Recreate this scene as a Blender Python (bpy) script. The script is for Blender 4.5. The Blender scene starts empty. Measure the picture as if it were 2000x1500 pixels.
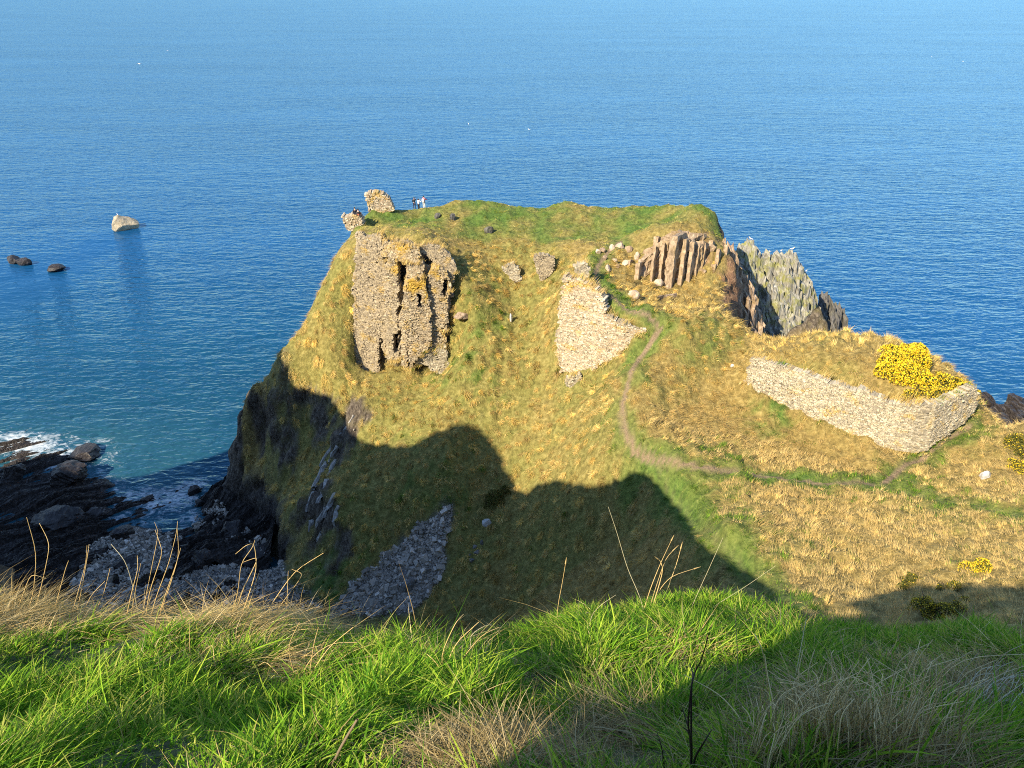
import bpy, math, random
import numpy as np
from mathutils import Vector, Matrix

# ------------------------------------------------------------------ camera, sky, sun, exposure
SC = bpy.context.scene
COL = SC.collection
H = 58.0                       # lens height above the sea
F_PX, PITCH = 1430.0, math.radians(29.1)
cam_d = bpy.data.cameras.new('camera')
cam_d.sensor_width = 36.0
cam_d.lens = 36.0 * F_PX / 2000.0
cam_d.clip_start, cam_d.clip_end = 0.05, 80000.0
cam = bpy.data.objects.new('camera', cam_d)
COL.objects.link(cam)
cam.location = (0, 0, H)
cam.rotation_euler = (math.pi / 2 - PITCH, 0, 0)
SC.camera = cam

SUN_AZ, SUN_EL = math.radians(42), math.radians(36)      # behind the camera, to its left
SUN = np.array([-math.sin(SUN_AZ) * math.cos(SUN_EL), -math.cos(SUN_AZ) * math.cos(SUN_EL), math.sin(SUN_EL)])
world = bpy.data.worlds.new('World')
SC.world = world
world.use_nodes = True
wn = world.node_tree.nodes
sky = wn.new('ShaderNodeTexSky')
sky.sky_type = 'NISHITA'
sky.sun_disc = False
sky.sun_elevation = SUN_EL
sky.sun_rotation = math.atan2(SUN[0], SUN[1])
sky.air_density, sky.dust_density, sky.ozone_density = 1.0, 0.15, 4.0
wn['Background'].inputs[1].default_value = 0.135
world.node_tree.links.new(sky.outputs[0], wn['Background'].inputs[0])
sun_d = bpy.data.lights.new('sun', 'SUN')
sun_d.energy = 5.0
sun_d.angle = math.radians(0.5)
sun_d.color = (1.0, 0.87, 0.66)
sun = bpy.data.objects.new('sun', sun_d)
COL.objects.link(sun)
sun.rotation_euler = Vector(SUN).to_track_quat('Z', 'Y').to_euler()
SC.view_settings.view_transform = 'Standard'
SC.view_settings.look = 'None'
SC.view_settings.gamma = 1.0
SC.view_settings.exposure = 0.93
SC.cycles.use_denoising = False
SC.cycles.filter_width = 1.05
SC.cycles.max_bounces = 6
SC.cycles.diffuse_bounces = 2
SC.cycles.glossy_bounces = 2
SC.cycles.transmission_bounces = 2
SC.cycles.sample_clamp_indirect = 4.0
SC.cycles.sample_clamp_direct = 5.0

RNG = np.random.default_rng(7)

# ------------------------------------------------------------------ helpers: noise, meshes, properties
_perm = np.random.default_rng(3).permutation(256)
_perm = np.concatenate([_perm, _perm, _perm])
_g2 = np.stack([np.cos(np.arange(256) * 2.399), np.sin(np.arange(256) * 2.399)], 1)
_gr = np.random.default_rng(5).normal(size=(256, 3))
_g3 = _gr / np.linalg.norm(_gr, axis=1)[:, None]

def fade(t):
    return t * t * t * (t * (t * 6 - 15) + 10)

def noise2(x, y, seed=0):
    x = np.asarray(x, float) + seed * 17.31; y = np.asarray(y, float) + seed * 9.77
    xi = np.floor(x).astype(int); yi = np.floor(y).astype(int)
    xf = x - xi; yf = y - yi; u = fade(xf); v = fade(yf)
    def g(i, j):
        k = _perm[(_perm[(xi + i) & 255] + yi + j) & 255]
        return _g2[k, 0] * (xf - i) + _g2[k, 1] * (yf - j)
    a = g(0, 0); b = g(1, 0); c = g(0, 1); d = g(1, 1)
    return 1.4 * ((a + u * (b - a)) * (1 - v) + (c + u * (d - c)) * v)

def noise3(p, seed=0):
    p = np.asarray(p, float) + seed * np.array([13.7, 5.9, 21.3])
    i = np.floor(p).astype(int); f = p - i; w = fade(f)
    out = 0
    for dx in (0, 1):
        for dy in (0, 1):
            for dz in (0, 1):
                k = _perm[(_perm[(_perm[(i[:, 0] + dx) & 255] + i[:, 1] + dy) & 255] + i[:, 2] + dz) & 255]
                g = _g3[k]
                d = g[:, 0] * (f[:, 0] - dx) + g[:, 1] * (f[:, 1] - dy) + g[:, 2] * (f[:, 2] - dz)
                out = out + d * (w[:, 0] if dx else 1 - w[:, 0]) * (w[:, 1] if dy else 1 - w[:, 1]) * (w[:, 2] if dz else 1 - w[:, 2])
    return 1.6 * out

def fbm2(x, y, o=4, seed=0):
    s = 0; a = 1.0; f = 1.0
    for k in range(o):
        s = s + a * noise2(x * f, y * f, seed + k); a *= .5; f *= 2.03
    return s

def fbm3(p, o=3, seed=0):
    s = 0; a = 1.0; f = 1.0
    for k in range(o):
        s = s + a * noise3(p * f, seed + k); a *= .5; f *= 2.03
    return s

def sstep(a, b, x):
    t = np.clip((np.asarray(x, float) - a) / (b - a), 0, 1)
    return t * t * (3 - 2 * t)

def mesh_np(name, verts, quads=None, tris=None, mat=None, attrs=None, smooth=False, parent=None):
    """One mesh object from arrays; attrs: name -> per-vertex floats or rgb."""
    me = bpy.data.meshes.new(name)
    verts = np.asarray(verts, np.float32)
    quads = np.zeros((0, 4), int) if quads is None else np.asarray(quads).reshape(-1, 4)
    tris = np.zeros((0, 3), int) if tris is None else np.asarray(tris).reshape(-1, 3)
    me.vertices.add(len(verts)); me.vertices.foreach_set('co', verts.ravel())
    nl = quads.size + tris.size
    me.loops.add(nl)
    me.loops.foreach_set('vertex_index', np.concatenate([quads.ravel(), tris.ravel()]).astype(np.int32))
    me.polygons.add(len(quads) + len(tris))
    st = np.concatenate([np.arange(len(quads)) * 4, quads.size + np.arange(len(tris)) * 3]).astype(np.int32)
    me.polygons.foreach_set('loop_start', st)
    me.polygons.foreach_set('use_smooth', np.full(len(st), smooth))
    if attrs:
        for k, a in attrs.items():
            a = np.asarray(a, np.float32)
            if a.ndim == 1:
                at = me.attributes.new(k, 'FLOAT', 'POINT'); at.data.foreach_set('value', a)
            else:
                at = me.attributes.new(k, 'FLOAT_COLOR', 'POINT')
                at.data.foreach_set('color', np.concatenate([a, np.ones((len(a), 1), np.float32)], 1).ravel())
    me.update(calc_edges=True); me.validate()
    o = bpy.data.objects.new(name, me)
    COL.objects.link(o)
    if mat: me.materials.append(mat)
    if parent: o.parent = parent
    return o

def tag(o, label=None, cat=None, group=None, kind=None):
    if label: o['label'] = label
    if cat: o['category'] = cat
    if group: o['group'] = group
    if kind: o['kind'] = kind
    return o

def empty(name, loc=(0, 0, 0)):
    o = bpy.data.objects.new(name, None)
    COL.objects.link(o); o.location = loc; o.empty_display_size = .2
    return o

# ------------------------------------------------------------------ photograph pixel (2000 x 1500) -> point of the place
CP, SP = math.cos(PITCH), math.sin(PITCH)

def ray(u, v):
    u = np.asarray(u, float) - 1000; v = np.asarray(v, float) - 750
    return np.stack([u, F_PX * CP - v * SP, -(F_PX * SP + v * CP)], -1)

def P(u, v, z):
    d = ray(u, v); return np.array([0, 0, H]) + d * ((z - H) / d[2])

def Py(u, v, y):
    d = ray(u, v); return np.array([0, 0, H]) + d * (y / d[1])

def project(p):
    p = np.asarray(p, float); q = p - np.array([0, 0, H])
    dep = q[:, 1] * CP - q[:, 2] * SP
    dn = -(q[:, 1] * SP + q[:, 2] * CP)
    return 1000 + F_PX * q[:, 0] / dep, 750 + F_PX * dn / dep, dep

class Field:
    """Smooth height surface through scattered points (multiquadric)."""
    def __init__(self, pts, c=1.5, lam=0.0):
        pts = np.asarray(pts, float); self.p = pts[:, :2]; self.c2 = c * c
        n = len(pts)
        r = -np.sqrt(((self.p[:, None] - self.p[None]) ** 2).sum(-1) + self.c2)
        A = np.zeros((n + 3, n + 3)); A[:n, :n] = r + np.eye(n) * -lam
        A[:n, n] = 1; A[:n, n + 1:] = self.p; A[n, :n] = 1; A[n + 1:, :n] = self.p.T
        b = np.concatenate([pts[:, 2], np.zeros(3)])
        self.w = np.linalg.solve(A, b); self.n = n
    def __call__(self, x, y):
        x = np.asarray(x, float); y = np.asarray(y, float); sh = x.shape
        x = x.ravel(); y = y.ravel(); out = self.w[self.n] + self.w[self.n + 1] * x + self.w[self.n + 2] * y
        for k in range(self.n):
            out -= self.w[k] * np.sqrt((x - self.p[k, 0]) ** 2 + (y - self.p[k, 1]) ** 2 + self.c2)
        return out.reshape(sh)

def in_poly(poly, x, y):
    poly = np.asarray(poly, float); x = np.asarray(x, float); y = np.asarray(y, float)
    c = np.zeros(x.shape, bool); j = len(poly) - 1
    for i in range(len(poly)):
        xi, yi = poly[i]; xj, yj = poly[j]
        if yi != yj:
            c ^= ((yi > y) != (yj > y)) & (x < (xj - xi) * (y - yi) / (yj - yi) + xi)
        j = i
    return c

def poly_dist(line, x, y):
    """distance of points to a polyline"""
    line = np.asarray(line, float); d = np.full(np.shape(x), 1e9)
    for a, b in zip(line[:-1], line[1:]):
        ab = b[:2] - a[:2]; L = max((ab ** 2).sum(), 1e-9)
        t = np.clip(((x - a[0]) * ab[0] + (y - a[1]) * ab[1]) / L, 0, 1)
        d = np.minimum(d, np.hypot(x - a[0] - t * ab[0], y - a[1] - t * ab[1]))
    return d

# ------------------------------------------------------------------ materials
def new_mat(name):
    m = bpy.data.materials.new(name); m.use_nodes = True
    nt = m.node_tree; b = nt.nodes['Principled BSDF']
    return m, nt, b

class NT:
    def __init__(self, nt): self.nt = nt
    def n(self, t, **kw):
        nd = self.nt.nodes.new(t)
        for k, v in kw.items(): setattr(nd, k, v)
        return nd
    def l(self, a, b): self.nt.links.new(a, b)
    def attr(self, name): return self.n('ShaderNodeAttribute', attribute_name=name)
    def pos(self): return self.n('ShaderNodeNewGeometry').outputs['Position']
    def mapping(self, vec, scale=(1, 1, 1), rot=(0, 0, 0)):
        m = self.n('ShaderNodeMapping'); self.l(vec, m.inputs['Vector'])
        m.inputs['Scale'].default_value = scale; m.inputs['Rotation'].default_value = rot
        return m.outputs[0]
    def noise(self, vec, scale, detail=4, rough=.55, dist=0):
        t = self.n('ShaderNodeTexNoise'); self.l(vec, t.inputs['Vector'])
        t.inputs['Scale'].default_value = scale; t.inputs['Detail'].default_value = detail
        t.inputs['Roughness'].default_value = rough; t.inputs['Distortion'].default_value = dist
        return t.outputs[0]
    def ramp(self, fac, stops, interp='LINEAR'):
        r = self.n('ShaderNodeValToRGB'); r.color_ramp.interpolation = interp
        e = r.color_ramp.elements
        while len(e) < len(stops): e.new(.5)
        for q, (p, c) in zip(e, stops):
            q.position = p; q.color = tuple(c) + (1,) if len(c) == 3 else c
        self.l(fac, r.inputs[0]); return r.outputs[0]
    def mix(self, fac, a, b, blend='MIX'):
        m = self.n('ShaderNodeMix', data_type='RGBA', blend_type=blend)
        for s, i in ((fac, m.inputs[0]), (a, m.inputs[6]), (b, m.inputs[7])):
            if hasattr(s, 'is_linked') or isinstance(s, bpy.types.NodeSocket): self.l(s, i)
            elif isinstance(s, (int, float)): i.default_value = s
            else: i.default_value = tuple(s) + (1,)
        return m.outputs[2]
    def math(self, op, a, b=None):
        m = self.n('ShaderNodeMath', operation=op)
        for s, i in ((a, m.inputs[0]), (b, m.inputs[1])):
            if s is None: continue
            if isinstance(s, bpy.types.NodeSocket): self.l(s, i)
            else: i.default_value = s
        return m.outputs[0]
    def bump(self, h, strength, dist, normal=None):
        b = self.n('ShaderNodeBump'); self.l(h, b.inputs['Height'])
        b.inputs['Strength'].default_value = strength; b.inputs['Distance'].default_value = dist
        if normal is not None: self.l(normal, b.inputs['Normal'])
        return b.outputs[0]
# ------------------------------------------------------------------ the land: one height surface
LAND = []
def px(*rows):
    for u, v, z in rows: LAND.append(P(u, v, z))
def wp(*rows):
    for r in rows: LAND.append(np.array(r, float))
# summit of the headland
px((720,437,30.3),(690,442,30),(740,415,30.1),(790,409,30.2),(850,405,30.4),(900,389,31.3),(950,392,31.1),(1000,401,30.6),(1050,406,30.3),
   (1110,391,31.2),(1150,402,30.6),(1230,403,30.8),(1310,407,31.1),(1370,417,31.3),(1408,440,30.6),
   (800,425,30.2),(900,430,30.4),(1000,430,30.2),(1100,440,30),(1200,440,30.3),(1300,432,31.3),(1000,460,29.4),(1100,475,29.6),(1200,465,29.8),
   (700,457,30.9),(780,470,30.6),(860,470,30.4),(940,462,29.4),
   (1255,452,31.2),(1310,450,31.9),(1370,455,31.4),(1405,462,30.5))
# south-west slope
px((700,735,17.3),(800,722,17.6),(880,705,18.6),(900,500,28.8),(905,600,24.7),(900,700,20.3),(900,800,16.5),(960,520,27.2),
   (1000,500,27.9),(1000,550,25.8),(1000,600,23.8),(1000,650,21.9),(1000,700,20.1),(1000,750,18.4),(1000,800,16.7),(1000,850,15),
   (1000,900,13.5),(1000,950,12),(1000,1000,10.5),(1000,1100,7.6),(1000,1200,5.2),(1060,560,25.9),(1070,650,23.1),(1085,740,19.8),
   (1100,750,19.9),(1180,705,23),(1255,655,26.3),(1130,850,18.3),(1130,950,16.3),(1100,1150,10),(1200,1050,14.5),(1300,1150,18),(1400,1150,22.3),
   (880,990,10),(870,1120,5.2),(800,1100,5.6),(700,1190,2.6),(800,1190,3.6),(650,1190,2.3),(750,1000,9),(650,1000,8.3),(600,1150,2.5),(580,1100,3.2),
   (640,600,24.3),(600,620,22.5),(650,520,27),(620,575,24.9),(545,692,19),(650,700,19.5),(700,800,15),(600,800,13.2),(560,860,10.2),(620,900,9.2),(700,900,11.6),
   (850,900,13.6),(560,1000,6.4),(500,900,6.3),(450,900,5),(425,945,2.2),(492,775,13.4),(455,850,8.6),(500,820,10.6),(540,760,15.4),(590,720,17.8))
# west face down to the beach
px((410,985,.9),(450,985,1.8),(500,1000,1.9),(530,1040,1.9),(545,1080,2),(480,1060,1.5),(450,1100,1.7),(350,1100,1.6),(250,1100,1.5),(450,1150,2.1),(550,1120,2.3),
   (100,1050,1.1),(50,950,.55),(150,930,.55),(0,900,.4),(300,1060,1.1),(220,1000,.5),(0,1100,1.4),(150,1140,1.6),(200,950,.4),(370,1060,1.2),
   (300,960,-.7),(350,950,-.6),(230,860,-1.2),(100,850,-1.3),(0,840,-1.4),(370,900,-1.1),(300,900,-1.3),(390,985,-.1),(280,1025,-.1))
# terrace, hump, outcrop
px((1130,520,29.3),(1165,545,29),(1200,590,28.7),(1250,615,28),(1290,640,27),(1230,720,24.6),(1215,800,22.7),(1250,870,22),(1180,500,29.6),
   (1230,545,27.8),(1300,557,26.7),(1360,545,27),(1330,640,27.2),(1380,620,27.6),(1425,628,26.6),(1330,600,26.4),(1420,600,25.6),(1400,560,26.6),(1440,565,25),(1428,500,28.3),(1310,585,26.7),
   (1500,662,25),(1600,660,24.5),(1700,668,24.0),(1850,730,23.1),(1440,700,24.6),(1350,750,23.4),(1300,820,22.4))
wp((-17,80,24),(-13,80,24),(-9.5,80,24),(-17,82.3,30.2),(-12,82.3,30.3),(-9.5,82.3,30.2),(7.4,74,29.2),(9,72.8,29.0),(12,70.4,28.3))
# grass platform behind the boundary wall, and the flat below it
px((1475,700,25.6),(1570,728,25.6),(1650,757,25.5),(1780,788,25.3),(1890,752,24.9),(1455,755,23.4),(1560,808,22.6),(1650,857,22),(1800,885,21.4),(1905,822,22.6),
   (1400,880,22),(1300,900,22.3),(1500,950,22.4),(1600,930,22.1),(1730,945,22),(1500,1050,24),(1400,1030,24),(1500,1160,27),(1700,1000,23),(1600,1100,24.6),(1700,1150,25.2),
   (1850,900,21.9),(1940,832,22.2),(1970,836,22.2),(2000,828,23.2),(1900,1000,23.4),(1900,1100,25.4),(1800,1200,27.6),(2000,1150,27.4),(2050,950,23.6),(1650,1200,26.8))
# far sides that the lens does not reach
px((705,430,30),(716,421,30.1),(730,417,30.1))
wp((-21.6,99,26),(-24,102,12),(-24,106,-2),(-10,104,25),(-10,108,8),(-10,113,-3),(2,106,24),(3,111,6),(3,116,-3),(14,106,22),(15,111,5),(16,116,-3),(23,101,24),(27,105,8),(28,112,-3),
   (29,92,20),(32,95,5),(35,102,-3),(29,83,17),(33,83,6),(30,77.5,16),(38,84,1),(46,88,-3),(26.5,73.5,22),(34,77,8),(42,79,4),(50,76,6),(56,72,3),(62,72,-1.5),(70,84,-2.5),(72,93,-2),(40,74,19),(47,70,18),(52,64,14),
   (56,60,12),(62,60,1),(68,56,0),(57,50,16),(60,45,18),(70,46,1),(55,30,32),(68,28,16),(80,26,0),(60,10,46),(80,0,30),(100,-10,0),
   (-29,84,12),(-33,86,1),(-36,82,0),(-40,78,-1),(-27,92,6),(-29,98,-2),(-50,83,-1.4),(-45,90,-3))
# mainland cliff: top edge curving round to the west, foot, and the ground behind
wp((-11.2,3.9,54),(-15.1,7.3,54),(-20.9,16.2,54),(-32.9,17.1,54),(-39.4,16.3,54),(-39.4,21.1,54),(-43.4,25.8,54),(-53.1,24.3,54),(-57.9,31.1,54),(-59.9,41.7,54),(-62,45,38),(-66,49,20),
   (-8,10,43),(-12,13,40),(-17,20,33),(-21,23,28),(-25,27,22),(-30,29,17),(-32,23,32),(-36,28,20),(-37,33,9),(-41,34,10),(-47,33,14),(-50,31,24),(-53,38,14),(-53,43,5),(-47,41,3.5),(-57,47,8),(-60,51,4),(-66,56,2),(-44,47,2.4),(-51,52,1.8),(-56,57,1.4),(-62,62,1),(-80,70,.8),
   (-10,25,20),(-8,35,9),(-12,43,3.2),(-22,42,2.8),(-30,48,2.2),(-45,50,1.8),
   (0,30,17),(0,40,7),(5,40,13),(2,8,47.3),(0,15,38),(9,15,39),(8,25,28),(15,23,29.5),(22,16,39),(30,20,35),(40,22,34),(12,8,46.5),(22,6,49),(40,6,47),(-5,8,46.5),
   (0,3.4,52.2),(4,3.4,51.6),(-4,3.4,52.2),(0,1,54.6),(5,1,54.0),(-4,1,54.6),(0,-3,55.8),(-7,-2,55.6),(0,-15,57),(-14,-5,56),(-24,0,56),(-40,5,57),(-60,15,54),(-74,27,54),(-72,40,30),(-85,25,55),(-85,33,52),(-85,43,12),(-85,52,1),(-100,15,56),(-110,22,56),(-110,29,54),(-110,40,10),(-110,50,0),(-130,20,55),(-130,32,50),(-130,45,0),(20,-15,59),(50,-15,56),(-30,-40,62),(40,-50,62),(0,-80,64),(-100,-20,60),(100,-60,60),(-110,-80,64))
for u, v, z in ((1940,832,22.2),(1970,836,22.2),(2000,828,22.6),(1500,662,25),(1560,656,24.6),(1600,660,24.5),(1650,660,24.3),(1700,668,24),(1775,690,23.6),(1850,730,23.1)):
    a = P(u, v, z); k_ = 2.6 if u > 1900 else 0; LAND.append(a + np.array([.6 + k_, 2.6, -2.0])); LAND.append(a + np.array([1.2 + k_ * 1.5, 6, -7]))
for u, v, z in ((690,441,30),(672,480,28.5),(650,520,27),(625,575,24.6),(600,620,22.5),(545,692,19),(515,735,16.2),(492,775,13.4),(470,815,10.8),(455,850,8.6),(425,945,2.2)):
    LAND.append(P(u, v, z) + np.array([-.5, 2.2, -2.6])); LAND.append(P(u, v, z) + np.array([-1.0, 5.0, -7.0]))
wp((-60,100,-5),(-45,100,-5),(-30,112,-6),(0,122,-7),(30,120,-7),(55,105,-6),(70,100,-5),(-80,95,-5),(-100,90,-4),(90,60,-5),(100,30,-5),(120,0,-6),(-140,110,-6),(90,110,-7),(-100,140,-8),(0,140,-9),(100,140,-9))
land_field = Field(LAND, c=1.3, lam=0.02)

def grow(a, step, ratio, end):
    out = []; x = a
    while abs(x) < abs(end):
        step *= ratio; x += step; out.append(x)
    return out
gx = np.concatenate([np.array(grow(-76, -.5, 1.12, -170))[::-1], np.arange(-76, 82, .36), np.array(grow(82, .5, 1.12, 150))])
gy = np.concatenate([np.array(grow(3, -.5, 1.12, -120))[::-1], np.arange(3, 118, .36), np.array(grow(118, .5, 1.15, 140))])
GX, GY = np.meshgrid(gx, gy)
GZ = land_field(GX, GY)
# cut the ground back to the foot of each stone wall
def plan_px(*uvz): return np.array([P(*r) for r in uvz])
PLAN_BOUND = plan_px((1455,755,23.3),(1600,822,22.5),(1735,875,21.7),(1772,886,21.5),(1812,882,21.6),(1912,816,22.8))
PLAN_MID = plan_px((1082,738,19.8),(1170,712,22.6),(1215,690,24.3),(1264,645,26.8))
PLAN_WEST = np.array([(-19.0,76.9,17.2),(-12,76.4,17.4),(-5.6,77.2,18.6)])
def carve(plan, back, front, rise, endx=.2):
    global GZ
    d = poly_dist(plan, GX, GY)
    yl = np.interp(GX, plan[:, 0], plan[:, 1]); zl = np.interp(GX, plan[:, 0], plan[:, 2])
    inx = (GX > plan[0, 0] + .5) & (GX < plan[-1, 0] - endx)
    off = GY - yl                                   # > 0 is behind the face
    lim = zl + np.where(off > 0, np.maximum(off - back, 0) * 3.2, off * .0) + rise * np.maximum(-off, 0)
    GZ = np.where(inx & (off > -front) & (off < back + 3.2), np.minimum(GZ, lim), GZ)
carve(PLAN_BOUND, .55, 1.5, 0.05)
carve(PLAN_MID, .9, 1.5, 0.0, 1.8)
carve(PLAN_WEST, 1.0, 1.0, 0.0, 2.4)
GZ -= .12 * sstep(29.0, 30.2, GZ) * sstep(86, 89, GY) * sstep(30, 27, GX)
base_Z = GZ.copy()
gzy, gzx = np.gradient(GZ, gy, gx)
slope = np.hypot(gzx, gzy)

def bil(A, x, y):
    x = np.asarray(x, float); y = np.asarray(y, float)
    i = np.clip(np.searchsorted(gx, x) - 1, 0, len(gx) - 2); j = np.clip(np.searchsorted(gy, y) - 1, 0, len(gy) - 2)
    fx = np.clip((x - gx[i]) / (gx[i + 1] - gx[i]), 0, 1); fy = np.clip((y - gy[j]) / (gy[j + 1] - gy[j]), 0, 1)
    return (A[j, i] * (1 - fx) + A[j, i + 1] * fx) * (1 - fy) + (A[j + 1, i] * (1 - fx) + A[j + 1, i + 1] * fx) * fy

def hit(u, v, A=None, y0=9.0, y1=135.0):
    """points where the sight lines through photograph pixels meet the land"""
    A = GZ if A is None else A
    u = np.atleast_1d(np.asarray(u, float)); v = np.atleast_1d(np.asarray(v, float))
    d = ray(u, v); ys = np.arange(y0, y1, .12)
    t = ys[None] / d[:, 1:2]
    x = d[:, 0:1] * t; z = H + d[:, 2:3] * t
    below = z < bil(A, x, np.broadcast_to(ys, x.shape))
    k = np.where(below.any(1), below.argmax(1), len(ys) - 1); r = np.arange(len(u))
    return np.stack([x[r, k], ys[k], z[r, k]], 1)

def hpoly(*uv): return hit([a for a, b in uv], [b for a, b in uv])[:, :2]

# surface kinds, traced on the ground
m_rock = sstep(1.15, 1.7, slope + .35 * fbm2(GX * .35, GY * .35, 3, 4))
m_rock *= 1 - ((GX > -9) & (GX < 23) & (GY > 20) & (GY < 66)) * 1.0
m_rock *= 1 - ((GX > 2) & (GX < 17) & (GY > 64) & (GY < 82)) * 1.0
m_rock *= 1 - ((GX > -7.4) & (GX < 2) & (GY > 70) & (GY < 90)) * 1.0
m_rock *= 1 - ((GX < -18) & (GX > -34) & (GY > 68) & (base_Z > 15.5)) * 1.0
m_rock *= 1 - ((GX > 20) & (GX < 60) & (GY > 20) & (GY < 72)) * 1.0
dk = hpoly((548,700),(484,772),(445,870),(405,955),(415,1010),(500,1045),(552,1020),(556,960),(505,880),(520,800),(552,740))
inside = (in_poly(dk, GX, GY) & (base_Z + 3 * fbm2(GX * .16, GY * .16, 3, 19) < 11)) | ((GX < -22) & (GY > 68) & (base_Z < 12) & (GX < -25))
edge = poly_dist(np.vstack([dk, dk[:1]]), GX, GY)
m_rock = np.maximum(m_rock, np.clip(np.where(inside, .5 + edge / 1.5, .5 - edge / 2.5) + .5 * fbm2(GX * .5, GY * .5, 3, 9), 0, 1))
strip = hit([690, 655, 630, 615, 625, 655], [815, 880, 950, 1000, 1040, 1075])
m_strata = sstep(.2, .6, sstep(3.2, .3, poly_dist(strip, GX, GY)) + .55 * noise2(GX * .9, GY * .45, 31) - .12)
m_rock = np.maximum(m_rock, m_strata)
red = hpoly((1345,470),(1410,462),(1440,520),(1450,600),(1470,645),(1430,630),(1400,600),(1415,560),(1380,520),(1340,530))
m_red = in_poly(red, GX, GY) * 1.0
m_rock = np.maximum(m_rock, np.clip(m_red * (.45 + .9 * fbm2(GX * .6, GY * .6, 3, 77)), 0, 1))
m_rock = np.maximum(m_rock, sstep(25.0, 28.5, GX) * sstep(72, 75, GY) * sstep(1.0, .0, base_Z - 29))
m_rock = np.clip(m_rock - .85 * sstep(-.05, .3, fbm2(GX * .28, GY * .28, 3, 21)) * (GX > -33) * (GX < -18) * (GY > 56) * sstep(3, 6, base_Z) * sstep(17, 13, base_Z), 0, 1)
low = sstep(3.2, 1.6, base_Z + .8 * fbm2(GX * .2, GY * .2, 3, 12)) * (GX < 60)
m_peb = np.zeros_like(GZ)
beach = hpoly((180,1060),(260,1025),(350,1020),(395,985),(440,990),(545,1060),(560,1120),(640,1190),(640,1215),(100,1215),(150,1120))
m_beach = in_poly(beach, GX, GY) & (base_Z < 4)
shelf = hpoly((335,1040),(400,1003),(470,1012),(560,1032),(560,1092),(480,1108),(365,1112),(338,1085))
m_beach &= ~(in_poly(shelf, GX, GY) & (fbm2(GX * .35, GY * .35, 3, 44) < .28))
m_peb = np.where(m_beach, sstep(-.35, .1, fbm2(GX * .22, GY * .22, 3, 40) + .15), 0)
scree = hpoly((868,985),(884,985),(882,1030),(866,1075),(872,1100),(860,1130),(800,1200),(640,1205),(690,1140),(730,1110),(790,1050),(850,1010))
sc_e = poly_dist(np.vstack([scree, scree[:1]]), GX, GY)
m_scree = np.clip(np.where(in_poly(scree, GX, GY), .5 + sc_e, .5 - sc_e * 1.2) + .4 * fbm2(GX * .8, GY * .8, 2, 61), 0, 1)
m_peb = np.maximum(m_peb, m_scree)
m_rock = np.maximum(m_rock, low * (1 - m_peb)) * (1 - m_scree)
path_px = [[(1212,468),(1190,487),(1168,515),(1162,540),(1172,560),(1205,583),(1245,605),(1275,622),(1290,640),(1272,665),(1250,695),(1232,725),(1222,765),(1214,800),(1220,840),(1240,872),(1275,890),(1320,903),(1380,912),(1450,920),(1530,932),(1600,940),(1680,942),(1720,944)],
           [(1720,944),(1770,905),(1820,878),(1850,855),(1895,830)],
           [(1240,872),(1290,900),(1300,940),(1340,990),(1400,1045),(1450,1095),(1490,1140),(1530,1175)],
           [(1720,944),(1790,965),(1880,985),(2010,1005)]]
path_w = [.11, .11, .04, .05]
paths = [hit([a for a, b in l], [b for a, b in l]) for l in path_px]
wob = .35 * fbm2(GX * .7, GY * .7, 2, 50)
m_dirt = np.zeros_like(GZ); pd = np.full_like(GZ, 99.)
for l, w in zip(paths, path_w):
    d = poly_dist(l, GX, GY); pd = np.minimum(pd, d)
    m_dirt = np.maximum(m_dirt, sstep(w + .24, w, d + wob * .2) * (1 if w > .1 else .22))
# green turf: summit, path edges, streaks on the slope
m_green = np.clip(.72 + .5 * fbm2(GX * .35, GY * .35, 3, 72), .2, 1) * sstep(28.6, 29.8, base_Z) * sstep(84.5 , 88.5, GY - 2.0 * (GX < -4) + 1.5 * noise2(GX * .3, GY * .3, 71)) * sstep(30, 27, GX)
m_green = np.maximum(m_green, .8 * sstep(2.2, .6, pd + 1.4 * fbm2(GX * .3, GY * .3, 3, 52)))
for u, v, r, a in ((930,690,6,.75),(960,600,5,.7),(900,860,6,.5),(820,790,6,.45),(700,640,4,.45),(1330,960,3,.9),(1400,1030,2.5,.8),(1340,640,2.5,.6),(1400,625,3,.6),(1500,660,4,.45),
                   (1510,810,2.2,1.),(1410,890,2.2,.9),(1900,830,2,.8),(1880,970,4,.5),(640,1140,3.5,1.1),(700,1080,3,.8),(800,940,6,.6),(900,1000,5,.5),(980,1150,4,.3),(1250,640,2,.7),(1200,780,2,.5),(1450,1110,3,.7),(1350,880,3,.4),(1700,650,4,.4)):
    q = hit(u, v)[0]
    m_green = np.maximum(m_green, a * np.exp(-((GX - q[0]) ** 2 + (GY - q[1]) ** 2) / (1.25 * r) ** 2) * np.clip(.62 + 1.1 * fbm2(GX * .7 + u, GY * .9, 3, 74), 0, 1.1))
m_green = np.maximum(m_green, 0.9 * sstep(1.1, .4, poly_dist(paths[2], GX, GY) + .5 * noise2(GX * .5, GY * .5, 53)))
m_green = np.clip(m_green + .40 * fbm2(GX * .16, GY * .16, 4, 70) - .06, 0, 1)
grassy = np.clip(1 - m_rock - m_peb - m_dirt, 0, 1)

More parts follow.
